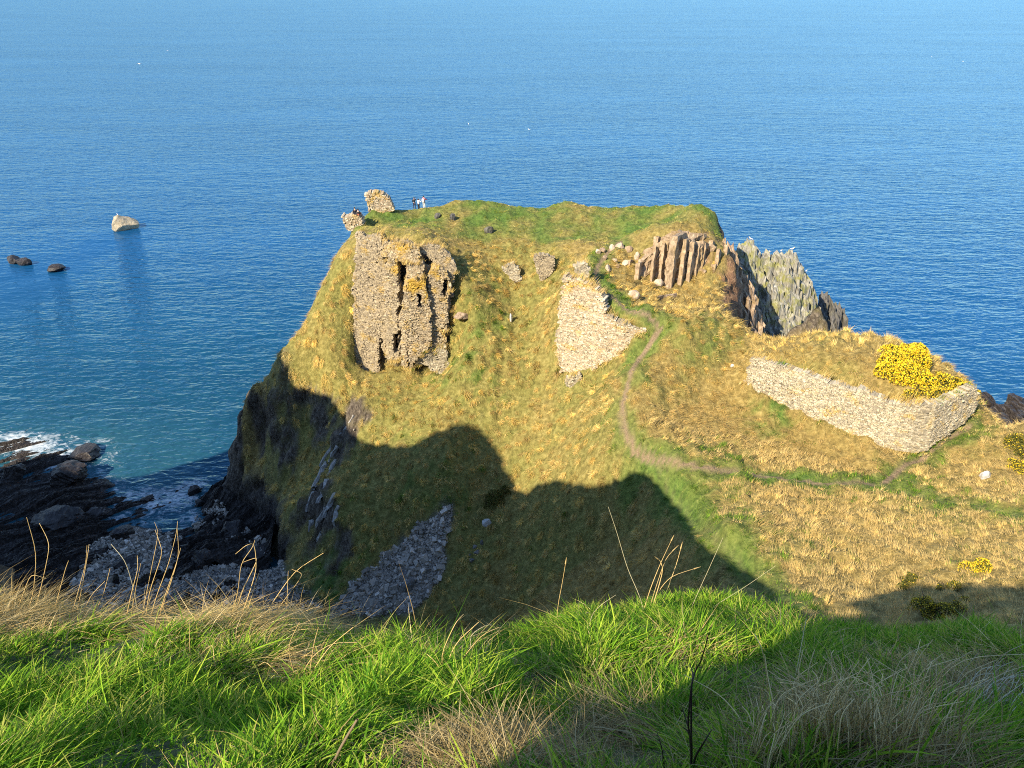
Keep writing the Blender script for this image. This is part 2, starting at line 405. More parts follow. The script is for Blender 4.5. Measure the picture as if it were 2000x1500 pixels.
# relief: tussocks on turf, strata on rock, a sunk path
tus = np.abs(noise2(GX * .62, GY * .62, 80)) * .80 + np.abs(noise2(GX * 1.25 + 3, GY * 1.25, 81)) * .36
GZ = GZ + grassy * (.30 * fbm2(GX * .17, GY * .17, 3, 82) + tus * (1 - .25 * sstep(28.5, 29.8, base_Z) * (GY > 85)) - .3) * sstep(2.5, 6, GY) * sstep(1.6, .8, slope)
GZ -= .42 * sstep(.55, .12, poly_dist(paths[2], GX, GY))
GZ -= .22 * sstep(.9, .3, pd) * sstep(3, 6, GY)
sd = .62 * GX + .78 * GY                                     # strata of the shore platform
plat = low * (1 - m_peb)
ridge = 1 - np.abs(noise2(sd * .55 + .3 * noise2(GX * .1, GY * .1, 90), (GX * .78 - GY * .62) * .12, 91)) * 2
GZ += plat * sstep(-2.5, 0, base_Z) * (1.1 * (ridge - .55) + .9 * fbm2(GX * .14, GY * .14, 3, 92) + .25 * fbm2(GX * .9, GY * .9, 3, 93))
pit = hit(902, 628)[0]
GZ -= 1.5 * np.exp(-(np.hypot((GX - pit[0]) / 1.0, (GY - pit[1] - .25) / .75)) ** 4)
V = np.stack([GX, GY, GZ], -1).reshape(-1, 3)
ny, nx = np.gradient(GZ, gy, gx)
Nrm = np.stack([-nx, -ny, np.ones_like(GZ)], -1).reshape(-1, 3)
Nrm /= np.linalg.norm(Nrm, axis=1)[:, None]
rk = (m_rock * (1 - plat * .6) * (1 - m_peb)).ravel()
sel = np.where((rk > .02) & (V[:, 1] > 3))[0]
q = V[sel]
c1 = q @ np.array([.80, .35, -.48]); c2 = q @ np.array([.1, .8, .6]); c3 = q @ np.array([-.6, .5, -.62])
strat = np.stack([c1 * 1.15, c2 * .22, c3 * .3], 1)
n1 = noise3(strat, 1); n2 = noise3(strat * np.array([2.6, 2, 2]), 2)
Vd = V.copy()
Vd[sel] += Nrm[sel] * (rk[sel] * (.9 * np.clip(np.abs(n1) * 2, 0, 1) - .45 + .45 * n2 + .5 * fbm3(q * .22, 2, 3)))[:, None]

reef_in = plat * sstep(77, 74, GX + 100) * (GY > 50) * (base_Z < 3.0) * sstep(-1.6, -.6, base_Z)
Vd[:, 2] -= (1.6 * sstep(.25, .6, reef_in)).ravel()
rx = np.arange(-77, -27, .14); ry = np.arange(52, 90, .14)
RX, RY = np.meshgrid(rx, ry)
rm = bil(reef_in, RX, RY); rb = bil(base_Z, RX, RY)
def saw(a): f = a - np.floor(a); return np.where(f < .86, f / .86, (1 - f) / .14)
rs = .65 * RX - .76 * RY + .9 * noise2(RX * .13, RY * .13, 410); rt = .76 * RX + .65 * RY
amp = .35 + .65 * np.clip(noise2(RX * .09 + 5, RY * .09, 411) + .5, 0, 1)
RZ = rb + 1.15 * fbm2(RX * .12, RY * .12, 3, 92) + amp * (.95 * saw(rs * .42 + .35 * noise2(rt * .16, rs * .5, 412)) + .40 * saw(rs * 1.25 + .6 * noise2(rt * .3, rs * .9, 413)) + .16 * saw(rs * 3.1 + .8 * noise2(rt * .6, rs * 1.8, 414)) - .92) + .16 * fbm2(RX * 1.6, RY * 1.6, 3, 415)
RZ = np.where(rm > .02, RZ, rb - 3) - 2.2 * sstep(.5, .12, rm)

# ---- land material
M_land, nt, bs = new_mat('cliff_turf_and_rock'); t = NT(nt)
pos = t.pos()
rockA, pebA, dirtA, greenA, redA, darkA = [t.attr(k).outputs['Fac'] for k in ('rock', 'pebble', 'dirt', 'green', 'red', 'wet')]
nA = t.noise(pos, 2.2, 6, .65); nB = t.noise(pos, .45, 4); nC = t.noise(pos, 9, 3, .7)
straw = t.ramp(nA, [(.25, (.09, .07, .02)), (.5, (.26, .19, .06)), (.78, (.48, .37, .14))])
turf = t.ramp(nA, [(.25, (.03, .06, .012)), (.55, (.10, .17, .03)), (.8, (.24, .28, .07))])
col = t.mix(greenA, straw, turf)
soil = t.ramp(nC, [(.3, (.17, .115, .07)), (.7, (.33, .24, .15))])
col = t.mix(dirtA, col, soil)
peb = t.ramp(t.noise(pos, 3.5, 4, .7), [(.3, (.05, .05, .05)), (.6, (.16, .155, .15)), (.8, (.3, .29, .28))])
col = t.mix(pebA, col, peb)
smap = t.mapping(pos, (2.6, .7, 1.6), (.5, .6, .4))
sn = t.noise(smap, 1.5, 7, .68, .6)
rock = t.ramp(sn, [(.30, (.022, .018, .014)), (.48, (.10, .08, .06)), (.62, (.21, .175, .13)), (.78, (.44, .39, .32))])
rock_r = t.ramp(sn, [(.28, (.06, .04, .03)), (.5, (.25, .14, .08)), (.68, (.42, .27, .16)), (.82, (.55, .45, .36))])
rock = t.mix(redA, rock, rock_r)
lich = t.ramp(nB, [(.55, (0, 0, 0)), (.72, (1, 1, 1))])
rock = t.mix(t.math('MULTIPLY', lich, .55), rock, (.17, .15, .05))
rock_d = t.ramp(sn, [(.33, (.011, .009, .009)), (.55, (.045, .037, .033)), (.78, (.17, .15, .14))])
rock = t.mix(darkA, rock, rock_d)
col = t.mix(rockA, col, rock)
t.l(col, bs.inputs['Base Color'])
rg = t.mix(darkA, (.95,) * 3, (.55,) * 3)
t.l(rg, bs.inputs['Roughness'])
bs.inputs['Specular IOR Level'].default_value = .25
hgt = t.mix(rockA, nA, sn)
t.l(t.bump(hgt, .9, .35), bs.inputs['Normal'])

wet = sstep(6.0, 1.8, base_Z + 2.2 * fbm2(GX * .15, GY * .15, 3, 15)) * (GX < 30) + (GX > 60) * 1.0 + sstep(26, 29, GX) * sstep(72, 75, GY) * sstep(14, 6, base_Z)
wet = np.clip(wet, 0, 1)
strata_up = m_strata
nyv, nxv = GZ.shape
idx = np.arange(nyv * nxv).reshape(nyv, nxv)
Q = np.stack([idx[:-1, :-1], idx[:-1, 1:], idx[1:, 1:], idx[1:, :-1]], -1).reshape(-1, 4)
headland = mesh_np('headland_terrain', Vd, Q, mat=M_land, smooth=True,
                   attrs={'rock': m_rock.ravel(), 'pebble': m_peb.ravel(), 'dirt': m_dirt.ravel(), 'green': np.maximum(m_green, .40 * (GX < 10) * (GX > -30) * (GY > 50) * sstep(29.5, 28.5, base_Z) * np.clip(.8 + .6 * fbm2(GX * .2, GY * .2, 3, 73), .2, 1)).ravel(), 'red': np.clip(m_red, 0, 1).ravel(), 'wet': (wet * (1 - strata_up)).ravel()})
tag(headland, 'grassy rock headland and mainland cliff dropping to the sea', kind='structure')

ri = np.arange(RX.size).reshape(RX.shape); rq = np.stack([ri[:-1, :-1], ri[:-1, 1:], ri[1:, 1:], ri[1:, :-1]], -1).reshape(-1, 4)
rk_ok = (rm[:-1, :-1] > .1).ravel(); one = np.ones(RX.size)
reef = mesh_np('shore_reef', np.stack([RX, RY, RZ], -1).reshape(-1, 3), rq[rk_ok], mat=M_land, attrs={'rock': one, 'pebble': 0 * one, 'dirt': 0 * one, 'green': 0 * one, 'red': 0 * one, 'wet': one})
tag(reef, 'dark ribbed shore reef with pools at the foot of the cliffs', kind='structure')
# ------------------------------------------------------------------ the sea
sx = np.concatenate([np.array(grow(-80, -1, 1.16, -30000))[::-1], np.arange(-80, 80, .7), np.array(grow(80, 1, 1.16, 30000))])
sy = np.concatenate([np.array(grow(30, -1, 1.3, -300))[::-1], np.arange(30, 125, .7), np.array(grow(125, 1, 1.14, 40000))])
SX, SY = np.meshgrid(sx, sy)
depth = np.full(SX.shape, 9.0)
inn = (SX > gx[0]) & (SX < gx[-1]) & (SY > gy[0]) & (SY < gy[-1])
depth[inn] = -bil(GZ, SX[inn], SY[inn])
shal = np.exp(-np.clip(depth, 0, 30) / 3.0)
near_w = sstep(180, 90, SY) * sstep(10, -30, SX)
foam = sstep(1.1, .0, depth + .5 * fbm2(SX * .25, SY * .25, 3, 33)) * (depth > -.4)
swash = np.zeros_like(SX)
for (u0, v0, r, a) in ((60,870,5,1.0),(130,890,5,.9),(10,862,4,1.),(180,905,4,.6),(260,985,4,.75),(300,975,4,.8),(340,985,3.5,.8),(375,945,3,.7),(385,1000,3,.7),(270,1010,3,.6),(220,960,3,.5),(28,518,2.2,.9),(10,512,1.6,.7),(90,532,1.2,.5),(1750,905,5,.2),(1860,800,6,.5)):
    q = P(u0, v0, 0.0)
    swash = np.maximum(swash, a * np.exp(-(((SX - q[0]) / 1.5) ** 2 + (SY - q[1]) ** 2) / r ** 2))
foam = np.clip(.20 * foam + .62 * swash * .95, 0, 1)
calm = np.zeros_like(SX)
for u0, v0, rx_, ry_ in ((237,452,9,30),(32,520,11,30),(106,532,9,28)):
    q = P(u0, v0, 0.0); calm = np.maximum(calm, np.exp(-((SX - q[0]) / rx_) ** 2 - ((SY - q[1] + 12) / ry_) ** 2))
sidx = np.arange(SX.size).reshape(SX.shape)
SQ = np.stack([sidx[:-1, :-1], sidx[:-1, 1:], sidx[1:, 1:], sidx[1:, :-1]], -1).reshape(-1, 4)
M_sea, nt, bs = new_mat('sea_water'); t = NT(nt)
pos = t.pos()
fo = t.attr('foam').outputs['Fac']; sh = t.attr('shallow').outputs['Fac']; tl = t.attr('teal').outputs['Fac']
w0 = t.noise(t.mapping(pos, (.035, .10, 1), (0, 0, -.16)), 1.0, 2, .5, .6)
w1 = t.noise(t.mapping(pos, (.17, .46, 1), (0, 0, .12)), 1.0, 2, .5, .5)
w2 = t.noise(t.mapping(pos, (.55, 1.25, 1), (0, 0, -.10)), 1.0, 2, .5, .6)
w3 = t.noise(t.mapping(pos, (1.3, 3.0, 1), (0, 0, .22)), 1.0, 3, .6, .3)
hh = t.math('ADD', t.math('ADD', t.math('MULTIPLY', w1, .55), t.math('MULTIPLY', w0, .6)), t.math('ADD', t.math('MULTIPLY', w2, .32), t.math('MULTIPLY', w3, .03)))
bump = t.bump(hh, 1.0, 1.0)
cm = t.attr('calm').outputs['Fac']
nt.links.new(t.math('MULTIPLY', t.math('SUBTRACT', 1.0, t.math('MULTIPLY', cm, .72)), t.math('ADD', .55, t.math('MULTIPLY', t.noise(t.mapping(pos, (.004, .02, 1), (0, 0, .15)), 1.0, 3, .6), .8))), bump.node.inputs['Strength'])
broad = t.noise(t.mapping(pos, (.006, .022, 1), (0, 0, .1)), 1.0, 4, .6)
deep = t.ramp(broad, [(.3, (.005, .060, .165)), (.7, (.009, .082, .215))])
tealc = t.ramp(broad, [(.3, (.004, .046, .098)), (.7, (.008, .066, .125))])
c = t.mix(tl, deep, tealc)
c = t.mix(t.math('MULTIPLY', sh, .6), c, (.03, .10, .11))
fn = t.noise(t.mapping(pos, (.55, .9, 1)), 1.3, 7, .72, 1.2)
fmask = t.ramp(t.math('ADD', fn, t.math('MULTIPLY', fo, .55)), [(.74, (0, 0, 0)), (.98, (1, 1, 1))])
nt.nodes.remove(bs)
wd = t.n('ShaderNodeBsdfDiffuse'); t.l(c, wd.inputs[0]); t.l(bump, wd.inputs['Normal'])
gl = t.n('ShaderNodeBsdfGlossy'); gl.inputs['Color'].default_value = (.40, .66, .88, 1); gl.inputs['Roughness'].default_value = .10; t.l(bump, gl.inputs['Normal'])
fr = t.n('ShaderNodeFresnel'); fr.inputs['IOR'].default_value = 1.34; t.l(bump, fr.inputs['Normal'])
mx = t.n('ShaderNodeMixShader'); t.l(t.math('MINIMUM', t.math('MULTIPLY', fr.outputs[0], 1.1), .53), mx.inputs[0]); t.l(wd.outputs[0], mx.inputs[1]); t.l(gl.outputs[0], mx.inputs[2])
fd = t.n('ShaderNodeBsdfDiffuse'); fd.inputs[0].default_value = (.62, .68, .72, 1)
mf = t.n('ShaderNodeMixShader'); t.l(fmask, mf.inputs[0]); t.l(mx.outputs[0], mf.inputs[1]); t.l(fd.outputs[0], mf.inputs[2])
t.l(mf.outputs[0], nt.nodes['Material Output'].inputs['Surface'])
SZ = np.zeros(SX.size)
sea = mesh_np('sea', np.stack([SX.ravel(), SY.ravel(), SZ], 1), SQ, mat=M_sea, smooth=True,
              attrs={'foam': foam.ravel(), 'shallow': shal.ravel(), 'teal': near_w.ravel(), 'calm': calm.ravel()})
tag(sea, 'blue rippled sea with foam along the rocks', kind='structure')
# ------------------------------------------------------------------ masonry
CUBE = np.array([(-1,-1,-1),(1,-1,-1),(1,1,-1),(-1,1,-1),(-1,-1,1),(1,-1,1),(1,1,1),(-1,1,1)], float)
CUBE_Q = np.array([(0,3,2,1),(4,5,6,7),(0,1,5,4),(1,2,6,5),(2,3,7,6),(3,0,4,7)])

def stones(cen, ax, half, rng, jit=.16, taper=.0):
    """jittered blocks: centres (n,3), axes (n,3,3) rows = local x,y,z, half sizes (n,3)"""
    n = len(cen)
    loc = CUBE[None] * (1 - rng.uniform(0, jit, (n, 8, 3))) * half[:, None, :]
    v = np.einsum('nkj,njc->nkc', loc, ax) + cen[:, None]
    q = (np.arange(n) * 8)[:, None, None] + CUBE_Q[None]
    return v.reshape(-1, 3), q.reshape(-1, 4)

def stone_mat(name, rough=.92):
    m, nt, b = new_mat(name); t = NT(nt)
    p = t.pos(); c = t.attr('tint').outputs['Color']
    n1 = t.noise(p, 7, 5, .7); n2 = t.noise(p, 1.3, 4, .6)
    c = t.mix(.55, c, t.ramp(n1, [(.25, (.25, .22, .19)), (.5, (.95, .95, .95)), (.75, (1.5, 1.45, 1.35))]), 'MULTIPLY')
    t.l(c, b.inputs['Base Color']); b.inputs['Roughness'].default_value = rough
    b.inputs['Specular IOR Level'].default_value = .2
    t.l(t.bump(n1, .6, .06), b.inputs['Normal'])
    return m
M_STONE = stone_mat('rubble_masonry')

WALL_TOPS = []
def masonry(name, poly, plan, batter, pal, parent=None, dy=0.0, depth=.8, course=(.055, .135), width=(.09, .36), lich=0.0, seed=0, gaps=.008, prot=.045, lich_top=0.0, dark=0.0, holes=(), bulge_amp=.22, smooth=0):
    """rubble wall whose face follows a plan line (x, y, z) and whose outline was measured on the photograph; every stone is a block"""
    rng = np.random.default_rng(100 + seed)
    poly = np.asarray(poly, float); plan = np.asarray(plan, float)
    for _ in range(smooth):
        plan = np.concatenate([plan[:1]] + [np.stack([.75 * a + .25 * b, .25 * a + .75 * b]) for a, b in zip(plan[:-1], plan[1:])] + [plan[-1:]])
    seg = np.hypot(*np.diff(plan[:, :2], axis=0).T); S = np.concatenate([[0], np.cumsum(seg)])
    z0 = plan[:, 2].min() - 1.0; z = z0; cen = []; half = []; axs = []; zt = 34.5
    while z < zt:
        h = rng.uniform(*course); s = -rng.uniform(0, .5)
        while s < S[-1] + .3:
            w = rng.uniform(*width); sc = s + w / 2; s += w + rng.uniform(.004, .02)
            a = np.clip(sc, 0, S[-1]); k = min(np.searchsorted(S, a, 'right') - 1, len(seg) - 1)
            d = (plan[k + 1, :2] - plan[k, :2]) / seg[k]
            xy = plan[k, :2] + d * (sc - S[k]); nrm = np.array([d[1], -d[0]])        # faces the viewer's side
            zb = np.interp(a, S, plan[:, 2])
            off = -batter * (z - zb) - dy
            p = np.array([*(xy + nrm * off), z + h / 2])
            cen.append(p); half.append((w / 2, depth / 2 * rng.uniform(.85, 1.1), h / 2)); axs.append((d, nrm))
        z += h + .006
    cen = np.array(cen); half = np.array(half)
    cen[:, 2] += .13 * noise2(cen[:, 0] * .5 + cen[:, 1] * .4, cen[:, 2] * .35, seed + 12)
    u, v, _ = project(cen)
    wob = (4.0 if len(plan) > 2 else 1.5) + (5.0 if len(plan) > 2 else 2.0) * np.abs(noise2(cen[:, 0] * .4, cen[:, 2] * .4, seed + 3))
    keep = in_poly(poly, u + wob * noise2(cen[:, 0] * 1.3 + cen[:, 1], cen[:, 2] * 1.3, seed), v + wob * noise2(cen[:, 0] * 1.3 + 50, cen[:, 2] * 1.3, seed + 1))
    keep &= rng.random(len(cen)) > gaps
    for hl in holes: keep &= ~in_poly(hl, u, v)
    cen = cen[keep]; half = half[keep]; A = [axs[i] for i in np.where(keep)[0]]
    n = len(cen)
    D = np.array([a[0] for a in A]); N = np.array([a[1] for a in A])
    tilt = rng.normal(0, .055, n)
    ax = np.zeros((n, 3, 3)); ax[:, 0, :2] = D * np.cos(tilt)[:, None]; ax[:, 0, 2] = np.sin(tilt); ax[:, 1, :2] = N
    ax[:, 2, :2] = -D * np.sin(tilt)[:, None]; ax[:, 2, 2] = np.cos(tilt)
    bulge = bulge_amp * noise2(cen[:, 0] * .5 + cen[:, 1] * .3, cen[:, 2] * .45, seed + 5) + rng.uniform(-prot, prot, n) + (rng.random(n) < .07) * rng.uniform(.05, .14, n)
    cen = cen.copy(); cen[:, :2] += N * (bulge - half[:, 1])[:, None]
    half[:, 0] *= .985; half[:, 2] *= .98
    vv, qq = stones(cen, ax, half, rng, .085)
    pal = np.array(pal, float)
    c = pal[rng.integers(0, len(pal), n)] * rng.uniform(.85, 1.12, (n, 1))
    if lich or lich_top:
        ztop = np.percentile(cen[:, 2], 97)
        m = np.clip(lich + lich_top * sstep(2.2, .3, ztop - cen[:, 2]) + 1.1 * noise2(cen[:, 0] * .9 + cen[:, 1] * .5, cen[:, 2] * .9, seed + 9) + rng.normal(0, .16, n) - .30, 0, .85)
        c = c * (1 - m[:, None]) + np.array([.52, .33, .035]) * m[:, None]
    c *= (1 - dark)
    key = np.round((cen[:, 0]) / .5).astype(int)
    for kk in np.unique(key):
        j = np.where(key == kk)[0]; j = j[np.argmax(cen[j, 2])]; WALL_TOPS.append((*(cen[j] - np.array([*(N[j] * rng.uniform(-.3, .3)), -half[j, 2]])), 1.0))
    for kk in np.unique(key) if len(plan) > 2 else ():
        j = np.where(key == kk)[0]; j = j[np.argmin(cen[j, 2])]; WALL_TOPS.append((*(cen[j] + np.array([*(N[j] * (half[j, 1] + .12)), -.10])), 1.0))
    return mesh_np(name, vv, qq, mat=M_STONE, attrs={'tint': np.repeat(c, 8, 0)}, parent=parent)

CREAM = [(.58,.49,.35),(.50,.42,.30),(.42,.36,.26),(.64,.56,.42),(.48,.36,.23),(.34,.28,.19)]
GREYS = [(.42,.35,.24),(.35,.29,.20),(.49,.41,.28),(.28,.23,.16),(.45,.37,.24)]
PALE = [(.52,.46,.34),(.43,.38,.28),(.36,.32,.24),(.58,.51,.38),(.46,.39,.26),(.30,.26,.19)]
SAND = [(.50,.41,.27),(.42,.34,.22),(.55,.46,.31),(.36,.29,.19),(.47,.36,.22)]

tower = empty('ruined_tower', tuple(PLAN_WEST[1]))
tag(tower, 'tall roofless ruined tower front of rubble stone set in the western grass slope', 'ruin')
root_inv = Matrix.Translation(-Vector(PLAN_WEST[1]))
def under(o, root):
    o.parent = root; o.matrix_parent_inverse = Matrix.Translation(-root.location)
    return o
PW = PLAN_WEST
TOWER_HOLES = [[(818,490),(830,497),(850,515),(848,525),(829,520)],[(766,652),(777,652),(779,690),(768,690)],[(748,502),(757,502),(760,516),(750,516)],[(814,572),(823,575),(824,604),(816,600)],[(866,545),(876,548),(870,580),(863,578)],[(776,512),(794,512),(794,556),(777,556)]]
def tpart(name, poly, pal, dy, seed, label=None, **kw):
    o = masonry(name, poly, PW, .27, pal, dy=dy, seed=seed, holes=TOWER_HOLES, **kw); under(o, tower)
    if label: o['label'] = label
    return o
tpart('wall', [(694,452),(715,462),(740,458),(765,472),(790,470),(815,480),(850,478),(880,498),(892,520),(884,560),(874,640),(868,690),(800,712),(762,704),(748,690),(742,640),(737,735),(715,738),(702,720),(692,700),(690,600),(692,520)], GREYS, 0, 1, 'grey rubble wall face', lich=.02, depth=.9)
tpart('pier', [(752,505),(776,508),(778,560),(776,640),(780,705),(757,702),(753,600)], GREYS, -1.25, 2, 'slim left pier', lich=.06, depth=1.6, lich_top=.45)
tpart('lintel', [(752,486),(775,480),(812,483),(826,500),(815,514),(795,512),(776,514),(757,508)], SAND, -1.0, 3, 'broken masonry head over the window', lich=.12, depth=1.4, lich_top=.2)
tpart('pier', [(794,512),(820,508),(830,520),(823,546),(795,552)], SAND, -1.1, 4, 'short upper pier beside the window', lich=.05, depth=1.4)
tpart('pier', [(790,556),(806,545),(826,552),(838,575),(842,640),(838,680),(815,696),(801,722),(785,714),(781,620)], GREYS + SAND, -1.7, 5, 'broad front pier with a lichen covered top', lich=.02, depth=2.6, lich_top=.9, gaps=.04, prot=.08)
tpart('pier', [(838,528),(856,520),(872,532),(880,560),(876,590),(872,640),(872,676),(846,690),(838,640),(836,580)], SAND + GREYS, -.9, 6, 'right pier streaked with yellow lichen', lich=.1, depth=2.0, lich_top=.35, gaps=.04, prot=.08)
tpart('rubble', [(800,700),(840,680),(872,676),(878,720),(860,742),(838,712),(812,712)], PALE, -.9, 7, 'pale rubble at the foot', depth=.8)

midwall = masonry('ruined_wall', [(1066,542),(1078,531),(1106,540),(1128,548),(1168,562),(1178,572),(1183,612),(1212,630),(1240,638),(1262,645),(1238,662),(1204,700),(1170,713),(1148,727),(1096,730),(1086,690),(1080,610)], PLAN_MID, .2, CREAM, seed=20, lich=.04, lich_top=.1, depth=1.1)
tag(midwall, 'tall pale cream ruined wall tapering down beside the footpath', 'ruin')
bound = masonry('boundary_wall', [(1468,700),(1490,702),(1560,725),(1650,756),(1700,768),(1745,788),(1790,790),(1840,788),(1885,768),(1905,755),(1913,770),(1907,805),(1862,842),(1812,880),(1780,886),(1700,870),(1640,842),(1600,822),(1560,808),(1515,800),(1486,778),(1456,754),(1461,722)], PLAN_BOUND, .12, PALE, seed=30, depth=.9, course=(.05, .12), width=(.09, .34), lich=-.06, bulge_amp=.07)
tag(bound, 'long pale dry rubble wall bending round the grass platform under the yellow gorse', 'wall')

def fragment(name, poly, at, pal, label, seed, depth=1.0, half=None, batter=.12, **kw):
    c = hit(*at)[0]; w = half or (max(p[0] for p in poly) - min(p[0] for p in poly)) * c[1] / F_PX * .75
    plan = np.array([(c[0] - w, c[1], c[2] - .4), (c[0] + w, c[1] + kw.pop('turn', 0.0), c[2] - .4)])
    o = masonry(name, poly, plan, batter, pal, seed=seed, depth=depth, **kw)
    tag(o, label, 'ruin'); return o
fragment('wall_fragment', [(712,381),(722,375),(742,377),(758,383),(764,398),(771,411),(752,415),(722,419),(717,400)], (742,418), CREAM, 'leaning lichen covered stump of wall standing alone on the summit edge', 40, 1.5, lich=.32, prot=.07, turn=.5)
fragment('wall_fragment', [(668,424),(684,420),(702,422),(708,434),(706,446),(692,452),(677,450),(671,438)], (692,449), CREAM, 'square stone corner block on the western brink with two people seated on it', 41, 1.8, lich=.05, prot=.06)
fragment('wall_fragment', [(1042,502),(1060,497),(1084,504),(1082,528),(1068,545),(1056,549),(1046,525)], (1062,549), GREYS, 'small grey stub of wall above the tall cream wall', 42, .9)
fragment('wall_fragment', [(979,524),(1002,514),(1012,520),(1019,548),(1006,555)], (1006,555), PALE, 'pale slanting scrap of masonry alone in the grass slope', 43, .7)
fragment('wall_fragment', [(1123,519),(1140,513),(1151,522),(1150,540),(1136,547),(1125,535)], (1138,548), PALE, 'pale rounded stub of wall beside the upper path', 44, .8)
fragment('wall_fragment', [(1105,738),(1134,730),(1139,744),(1124,762),(1106,758)], (1120,760), PALE, 'low pale remnant at the foot of the cream wall', 45, .6)

# ------------------------------------------------------------------ living rock: crags, stacks, boulders
def rock_mat(name, dark, mid, light, lichen=None, lich_amt=.5, rough=.9, stretch=(1.6, .5, .8), rot=(.5, .5, .3), streak=None):
    m, nt, b = new_mat(name); t = NT(nt); p = t.pos()
    n1 = t.noise(t.mapping(p, stretch, rot), 2.0, 7, .68, .5)
    c = t.ramp(n1, [(.27, dark), (.5, mid), (.74, light)])
    n2 = t.noise(p, .7, 5, .65)
    if lichen: c = t.mix(t.math('MULTIPLY', t.ramp(n2, [(.48, (0,) * 3), (.62, (1,) * 3)]), lich_amt), c, lichen)
    if streak: c = t.mix(t.ramp(t.noise(t.mapping(p, (1.4, 1.4, .35)), 1.6, 5, .7), [(.60, (0,) * 3), (.70, (.8,) * 3)]), c, streak)
    t.l(c, b.inputs['Base Color']); b.inputs['Roughness'].default_value = rough
    b.inputs['Specular IOR Level'].default_value = .3
    t.l(t.bump(n1, .8, .12), b.inputs['Normal'])
    return m
M_CRAG = rock_mat('brown_crag', (.06, .043, .03), (.30, .215, .145), (.56, .45, .34), (.26, .18, .05), .35)
M_SLAB = rock_mat('slab_rock', (.07, .05, .034), (.35, .255, .165), (.58, .46, .32), (.30, .21, .07), .35)
M_STACK = rock_mat('stack_rock', (.065, .06, .05), (.265, .25, .205), (.48, .465, .41), (.24, .24, .05), .75, stretch=(2.6, .6, .5), rot=(0, .25, .3), streak=(.62, .60, .58))
M_STACK_D = rock_mat('stack_rock_dark', (.03, .03, .03), (.10, .095, .09), (.22, .21, .19), (.13, .12, .05), .3, stretch=(2.6, .6, .5))
M_WET = rock_mat('wet_shore_rock', (.008, .007, .007), (.034, .028, .026), (.11, .098, .09), rough=.5, stretch=(2.2, .5, 1.2))
M_SEA = rock_mat('pale_sea_rock', (.16, .12, .08), (.40, .33, .22), (.56, .49, .36), (.34, .30, .22), .4)
M_TAN = rock_mat('tan_rock', (.26, .19, .13), (.50, .39, .28), (.66, .56, .44))
M_PALE = rock_mat('pale_boulder', (.26, .25, .24), (.50, .49, .47), (.70, .69, .67))
M_RIB = rock_mat('pale_strata', (.12, .11, .10), (.34, .32, .29), (.54, .52, .48), stretch=(2, .6, .8))
M_GREYB = rock_mat('grey_boulder', (.06, .06, .06), (.17, .165, .16), (.34, .33, .32))

def prism(foot, zb, zt, seed, rough=.10, lean=(0, 0), ns=3, nv=7):
    """upright slab on a plan polygon with its own top heights; returns verts, quads, tris"""
    foot = np.asarray(foot, float); k = len(foot); zt = np.broadcast_to(np.asarray(zt, float), (k,))
    ring = []; top = []
    for i in range(k):
        a, b = foot[i], foot[(i + 1) % k]
        for j in range(ns):
            f = j / ns; ring.append(a * (1 - f) + b * f); top.append(zt[i] * (1 - f) + zt[(i + 1) % k] * f)
    ring = np.array(ring); top = np.array(top); m = len(ring); V = []
    c = ring.mean(0)
    for l in range(nv + 1):
        f = l / nv; z = zb * (1 - f) + top * f
        V.append(np.column_stack([ring + (c - ring) * (.10 * f) + np.array(lean) * (z - zb)[:, None], z]))
    V = np.concatenate(V + [np.array([[*(c + np.array(lean) * (top.mean() - zb)), top.mean() + .15]])])
    V = V + rough * np.stack([noise3(V * 1.1, seed), noise3(V * 1.1, seed + 1), .7 * noise3(V * 1.1, seed + 2)], 1) + rough * .5 * np.stack([noise3(V * 3, seed), noise3(V * 3, seed + 1), noise3(V * 3, seed + 2)], 1)
    Q = []
    for l in range(nv):
        for i in range(m):
            Q.append((l * m + i, l * m + (i + 1) % m, (l + 1) * m + (i + 1) % m, (l + 1) * m + i))
    T = [(nv * m + i, nv * m + (i + 1) % m, len(V) - 1) for i in range(m)]
    return V, np.array(Q), np.array(T)

def join(parts):
    V = []; Q = []; T = []; o = 0
    for v, q, t in parts:
        V.append(v); Q.append(q + o); T.append(np.asarray(t).reshape(-1, 3) + o); o += len(v)
    return np.concatenate(V), np.concatenate(Q), np.concatenate(T)

def rock_obj(name, parts, mat, label, cat='rock', group=None, smooth=False, parent=None):
    v, q, t_ = join(parts)
    o = mesh_np(name, v, q, t_, mat=mat, smooth=smooth)
    if parent: under(o, parent); o['label'] = label
    else: tag(o, label, cat, group)
    return o

# outcrop of upright slabs on the headland: broad sides turned from the sun
outcrop = empty('rock_outcrop', tuple(hit(1300, 556)[0]))
tag(outcrop, 'outcrop of upright brown rock slabs with shadowed sides below the summit turf', 'rock')
k = 0
fr = [Py(u, 560, y) for u, y in ((1234, 79.4), (1268, 80.1), (1300, 80.0), (1346, 80.9), (1380, 82.4), (1402, 83.6))]
tz = [Py(u, v, y + .8)[2] for (u, v, y) in ((1234, 514, 79.4), (1268, 477, 80.1), (1300, 461, 80.0), (1346, 467, 80.9), (1380, 474, 82.4), (1402, 488, 83.6))]
foot = [f[:2] for f in fr] + [f[:2] + np.array([.9, 2.6]) for f in fr[::-1]]
rock_obj('cliff_face', [prism(foot, 24.5, tz + [z_ + .1 for z_ in tz[::-1]], 299, .5, lean=(.02, .05), ns=9, nv=18)], M_SLAB, 'broken brown cliff face between the slabs', parent=outcrop)
rs_ = np.random.default_rng(8)
